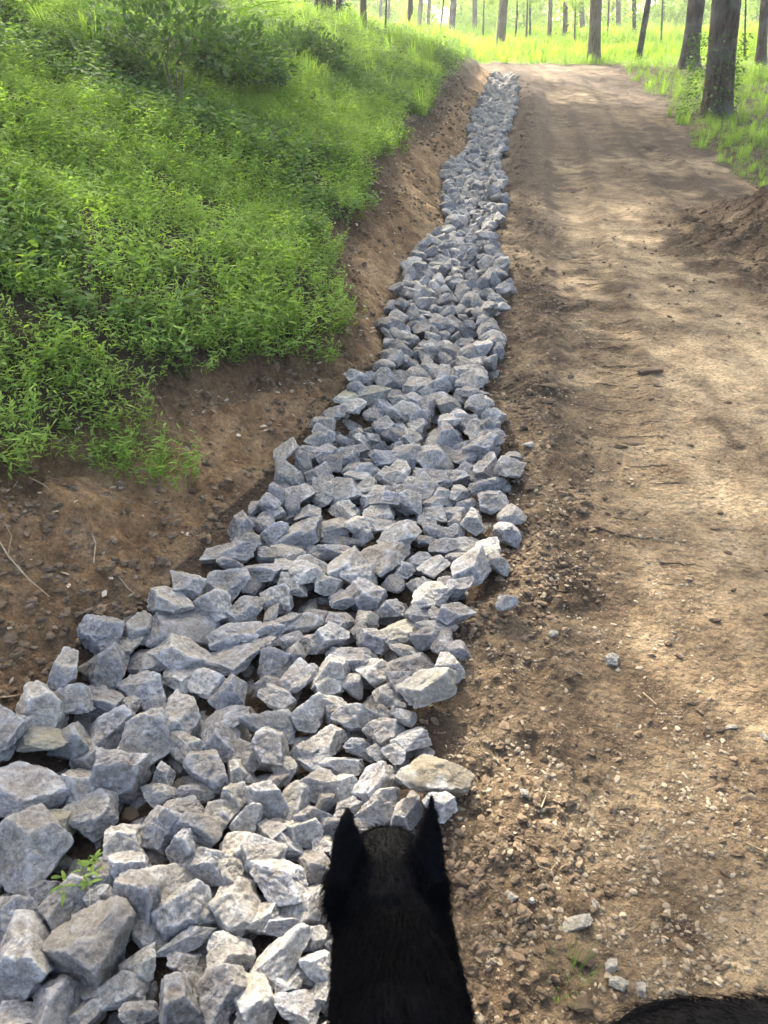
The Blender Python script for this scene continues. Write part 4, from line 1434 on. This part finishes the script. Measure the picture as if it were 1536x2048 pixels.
# dead leaves and root hairs along the grass edge
def litter():
    L = LB(); r = np.random.default_rng(8)
    n = 0
    while n < 1900:
        y = 1.6 + 16 * r.random() ** 1.8; s = sB(y) + r.normal(.1, .22) * (1 if n % 2 else 3.2); x = xL(y) - s
        if s < .05: continue
        z = gz(x, y); a = r.uniform(0, 6.28); l = r.uniform(.012, .035) * (1 + .04 * y)
        L.leaf(np.array([x, y, z + .008]), np.array([math.cos(a), math.sin(a), r.uniform(-.2, .5)]), l, l * r.uniform(.3, .8), 0, .2, segs=1); n += 1
    for i in range(260):
        y = 1.6 + 14 * r.random() ** 1.8; s = sB(y) - r.uniform(-.05, .1); x = xL(y) - s
        z = gz(x, y) + .02; l = r.uniform(.03, .1); a = r.uniform(-2.6, 2.6)
        L.stem(np.array([x, y, z]), np.array([x + l * .7 * math.cos(a), y + l * math.sin(a), z + (-.74 * l * .7 * math.cos(a)) + .004]), .0008 + .0001 * y, 0)
    me = L.mesh('leaf_litter', [M['deadleaf']]); attr(me, 'rnd', np.repeat(np.random.default_rng(1).random(len(me.vertices) // 2 + 1), 2)[:len(me.vertices)])
    return tag(link('leaf_litter', me), 'dead leaves and root hairs along the lower edge of the grass', 'leaf litter', kind='stuff')
litter()

# ------------------------------------------------------------------ DOGS
def mat_fur(name, c0, c1):
    t = NT(name)
    a = t.noise(t.obj(), 14, 4, .6)
    c = t.mix(t.ramp(a, [(.35, 0.0), (.65, 1.0)]), c0, c1)
    return t.done(t.bsdf(c, .8, t.bump(t.noise(t.obj(), 160, 3), .3, .002), .10))
M['dog'] = mat_fur('black_fur', (.0005, .0005, .0008), (.0010, .0011, .0018))
M['dog2'] = mat_fur('dark_brown_fur', (.003, .0026, .0024), (.008, .007, .006))
M['hair'] = mat_plain('black_hair', (.0007, .0007, .0011), (.0013, .0015, .0026), 30, .8, .005, .05)
M['hair2'] = mat_plain('dark_brown_hair', (.003, .0026, .0024), (.009, .008, .007), 30, .75, .005, .06)
M['eye'] = mat_plain('dog_eye', (.02, .01, .005), (.03, .015, .006), 5, .1)
M['nose'] = mat_plain('dog_nose', (.006, .006, .006), (.012, .012, .012), 50, .35)
def ell_loft(path, rx, rz, segs=24):
    """closed loft of ellipses; path n x 3; rx across, rz up (perpendicular to path)"""
    path = np.array(path, float); n = len(path)
    tan = np.gradient(path, axis=0); tan /= np.linalg.norm(tan, axis=1)[:, None]
    V = []
    for i in range(n):
        t_ = tan[i]
        a = np.cross(t_, [0, 0, 1.])
        if np.linalg.norm(a) < .25: a = np.cross(t_, [0, 1., 0])
        a /= np.linalg.norm(a); 
        if a[0] < 0: a = -a
        b_ = np.cross(a, t_)
        for j in range(segs):
            th = 2 * math.pi * j / segs
            V.append(path[i] + a * math.cos(th) * rx[i] + b_ * math.sin(th) * rz[i])
    V.append(path[0]); V.append(path[-1])
    idx = np.arange(n * segs).reshape(n, segs)
    F = [tuple(q) for q in np.stack([idx[:-1], np.roll(idx[:-1], -1, 1), np.roll(idx[1:], -1, 1), idx[1:]], -1).reshape(-1, 4)]
    for j in range(segs):
        F.append((n * segs, idx[0][j], idx[0][(j + 1) % segs])); F.append((n * segs + 1, idx[-1][(j + 1) % segs], idx[-1][j]))
    return V, F
def body_mesh(parts, mat, voxel=.006):
    Vs, Fs, n = [], [], 0
    for V, F in parts:
        Vs += [tuple(v) for v in V]; Fs += [tuple(int(a) + n for a in f) for f in F]; n += len(V)
    me = bpy.data.meshes.new('body'); me.from_pydata(Vs, [], Fs); me.update()
    import bmesh
    bm = bmesh.new(); bm.from_mesh(me); bmesh.ops.recalc_face_normals(bm, faces=bm.faces); bm.to_mesh(me); bm.free()
    o = bpy.data.objects.new('tmp', me); col.objects.link(o)
    md = o.modifiers.new('r', 'REMESH'); md.mode = 'VOXEL'; md.voxel_size = voxel; md.use_smooth_shade = True
    sm = o.modifiers.new('s', 'SMOOTH'); sm.iterations = 5; sm.factor = .5
    dg = bpy.context.evaluated_depsgraph_get()
    out = bpy.data.meshes.new_from_object(o.evaluated_get(dg))
    bpy.data.objects.remove(o)
    out.materials.clear(); out.materials.append(M[mat]); out.name = 'body'
    return out
def hairs(me, parent, mat, dens_f, len_f, dir_f, n, rad=.00035, seed=0, name='fur'):
    r = np.random.default_rng(seed)
    npoly = len(me.polygons)
    cen = np.empty(npoly * 3); me.polygons.foreach_get('center', cen); cen = cen.reshape(-1, 3)
    nor = np.empty(npoly * 3); me.polygons.foreach_get('normal', nor); nor = nor.reshape(-1, 3)
    ar = np.empty(npoly); me.polygons.foreach_get('area', ar)
    w = ar * dens_f(cen); w /= w.sum()
    pick = r.choice(npoly, n, p=w)
    base = cen[pick] + r.normal(0, .0025, (n, 3)); nr = nor[pick]
    dr = dir_f(base); dr = dr - (dr * nr).sum(1)[:, None] * nr
    dr /= np.linalg.norm(dr, axis=1)[:, None] + 1e-6
    ln = len_f(base) * r.uniform(.6, 1.2, n)
    jit = r.normal(0, .16, (n, 3))
    K = 4; P = np.zeros((n, K, 3))
    for k in range(K):
        u = k / (K - 1)
        P[:, k] = base - nr * .002 + ln[:, None] * (nr * (.75 * u - .45 * u * u) + (dr + jit) * (.35 * u + .65 * u * u))
    hc = bpy.data.hair_curves.new(name)
    hc.add_curves([K] * n)
    hc.attributes['position'].data.foreach_set('vector', P.astype(np.float32).ravel())
    ra = hc.attributes.get('radius') or hc.attributes.new('radius', 'FLOAT', 'POINT')
    ra.data.foreach_set('value', np.tile(np.array([1, .85, .6, .15]) * rad, n).astype(np.float32))
    hc.materials.append(M[mat])
    o = bpy.data.objects.new(name, hc); col.objects.link(o); o.parent = parent
    return o
def build_dog(loc, yaw, mat, hair, label, head=True, seed=0, fur_n=42000, scale=1.0, furlen=.02):
    """dog standing, facing +y; withers at the origin's y = 0, feet at z = 0"""
    P = []
    hz = .60          # top of the back
    # trunk
    ty = np.array([-.62, -.58, -.50, -.40, -.28, -.16, -.04, .06, .13, .17])
    P.append(ell_loft([(0, y, z) for y, z in zip(ty, [.49, .49, .485, .48, .475, .465, .455, .455, .46, .465])],
                      [.02, .07, .095, .10, .095, .105, .114, .106, .082, .03], [.03, .07, .10, .11, .105, .125, .14, .135, .11, .04]))
    # neck
    P.append(ell_loft([(0, -.04, .50), (0, .04, .53), (0, .11, .565), (-.006, .18, .585), (-.012, .24, .612), (-.016, .28, .622)], [.09, .108, .092, .083, .078, .05], [.09, .105, .10, .09, .072, .045]))
    hx, hy, hzz = -.018, .285, .632
    # skull, muzzle, cheeks
    P.append(ell_loft([(hx, hy - .085, hzz - .01), (hx, hy - .06, hzz), (hx, hy - .02, hzz + .004), (hx, hy + .025, hzz - .010), (hx, hy + .052, hzz - .040), (hx, hy + .072, hzz - .072), (hx, hy + .098, hzz - .112), (hx, hy + .12, hzz - .145), (hx, hy + .128, hzz - .158)],
                      [.03, .058, .067, .064, .050, .034, .030, .024, .008], [.03, .055, .062, .058, .048, .036, .030, .024, .008]))
    # ears: hollow-fronted triangles, thick enough to survive
    for sx, lean, tipz in ((-1, .002, .088), (1, .006, .112)):
        bx = hx + sx * .047
        P.append(ell_loft([(bx - sx * .004, hy - .040, hzz - .02), (bx + sx * .004, hy - .030, hzz + .030), (bx + sx * .010 + lean * .3, hy - .012, hzz + .078), (bx + sx * .012 + lean * .7, hy + .004, hzz + .118), (bx + sx * .010 + lean, hy + .018, hzz + tipz + .045)],
                          [.044, .038, .026, .013, .003], [.026, .019, .013, .008, .003], 16))
    # legs
    for sx in (-1, 1):
        x = sx * .075
        P.append(ell_loft([(x, .06, .44), (x, .07, .34), (x, .05, .26), (x, .065, .18), (x, .07, .10), (x, .07, .035), (x, .075, .012)], [.045, .045, .032, .026, .022, .024, .018], [.06, .055, .036, .028, .022, .026, .02], 14))
        P.append(ell_loft([(x, .05, .022), (x, .09, .022), (x, .125, .016)], [.024, .030, .018], [.022, .024, .014], 14))
        P.append(ell_loft([(x, -.50, .46), (x, -.47, .36), (x, -.46, .30), (x, -.53, .22), (x, -.585, .165), (x, -.575, .10), (x, -.565, .04), (x, -.56, .015)], [.055, .055, .045, .030, .020, .019, .022, .018], [.09, .085, .06, .036, .024, .021, .024, .02], 14))
        P.append(ell_loft([(x, -.58, .022), (x, -.54, .022), (x, -.505, .016)], [.022, .028, .018], [.02, .022, .013], 14))
    # tail
    P.append(ell_loft([(0, -.58, .53), (0, -.66, .50), (0, -.72, .42), (0, -.74, .32), (0, -.73, .24)], [.03, .034, .036, .032, .008], [.03, .034, .036, .032, .008], 14))
    root = empty('dog', loc, yaw); root.scale = (scale,) * 3
    tag(root, label, 'dog')
    me = body_mesh(P, mat)
    body = link('body', me, root)
    for sx in (-1, 1):
        V, F = ICO[2]
        e = link('eye', mesh_np('eye', V * .011, F, [M['eye']]), root); e.location = (hx + sx * .038, hy + .062, hzz - .028)
    V, F = ICO[2]
    nme = link('nose', mesh_np('nose', V * np.array([.018, .013, .014]), F, [M['nose']]), root); nme.location = (hx, hy + .132, hzz - .150)
    def lenf(p):
        d = np.hypot(np.hypot(p[:, 0] - hx, p[:, 1] - hy), p[:, 2] - hzz)
        return np.where(d < .09, .008, np.where(p[:, 2] > hzz + .05, .004, furlen))
    hairs(me, root, hair, lambda c: np.where(c[:, 2] > .35, 1.0, .2) * np.where(c[:, 1] > -.3, 1, .4) * np.where((c[:, 1] > .12) & (c[:, 2] > .58), 2.4, 1), lenf, lambda p: np.tile([0., -1., -.35], (len(p), 1)), fur_n, .00042, seed)
    return root
dog = build_dog((.022, .455, gz(.02, .46) - .018), R(0), 'dog', 'hair', 'black prick eared dog seen from behind and above, looking up the track', seed=1, fur_n=90000, scale=.985)
dog2 = build_dog((.90, .515, gz(.95, .5) - .015), R(-90), 'dog', 'hair', 'second black dog, only its rounded back showing at the bottom right corner', seed=2, fur_n=45000, furlen=.024)

# ------------------------------------------------------------------ HAZE: added volume standing in for a lens flare veil
def build_haze():
    me = bpy.data.meshes.new('haze')
    x0, x1, y0, y1 = HX
    V = [(x, y, z) for x in (x0, x1) for y in (y0, y1) for z in (HZ0, HZ1)]
    me.from_pydata(V, [], [(0, 1, 3, 2), (4, 6, 7, 5), (0, 4, 5, 1), (2, 3, 7, 6), (0, 2, 6, 4), (1, 5, 7, 3)])
    m = bpy.data.materials.new('haze'); m.use_nodes = True
    nt = m.node_tree; nt.nodes.clear()
    pv = nt.nodes.new('ShaderNodeVolumePrincipled'); o = nt.nodes.new('ShaderNodeOutputMaterial')
    pv.inputs['Color'].default_value = (.93, .96, 1, 1); pv.inputs['Density'].default_value = HAZE
    pv.inputs['Anisotropy'].default_value = .55
    nt.links.new(pv.outputs[0], o.inputs['Volume'])
    me.materials.append(m)
    ob = link('haze', me); ob['kind'] = 'stuff'; ob['label'] = 'thin added haze lending the wood a pale veil'
all_co = []
for o_ in col.objects:
    if o_.type in ('MESH',) and o_.data and len(o_.data.vertices):
        mw = o_.matrix_world if o_.parent is None else o_.parent.matrix_basis @ o_.matrix_basis
        for c_ in o_.bound_box:
            w_ = mw @ Vector(c_) if o_.parent is None else o_.parent.matrix_basis @ (o_.matrix_basis @ Vector(c_))
            all_co.append(w_[:])
all_co = np.array(all_co)
lo_, hi_ = all_co.min(0), all_co.max(0)
print('BOUNDS', lo_, hi_)
HX = (lo_[0] - 5, hi_[0] + 5, lo_[1] - 5, hi_[1] + 5); HZ0 = lo_[2] - 1; HZ1 = hi_[2] + 4
HAZE = .0019
build_haze()

print('TRIS', sum(len(m.loops) - 2 * len(m.polygons) for m in bpy.data.meshes))
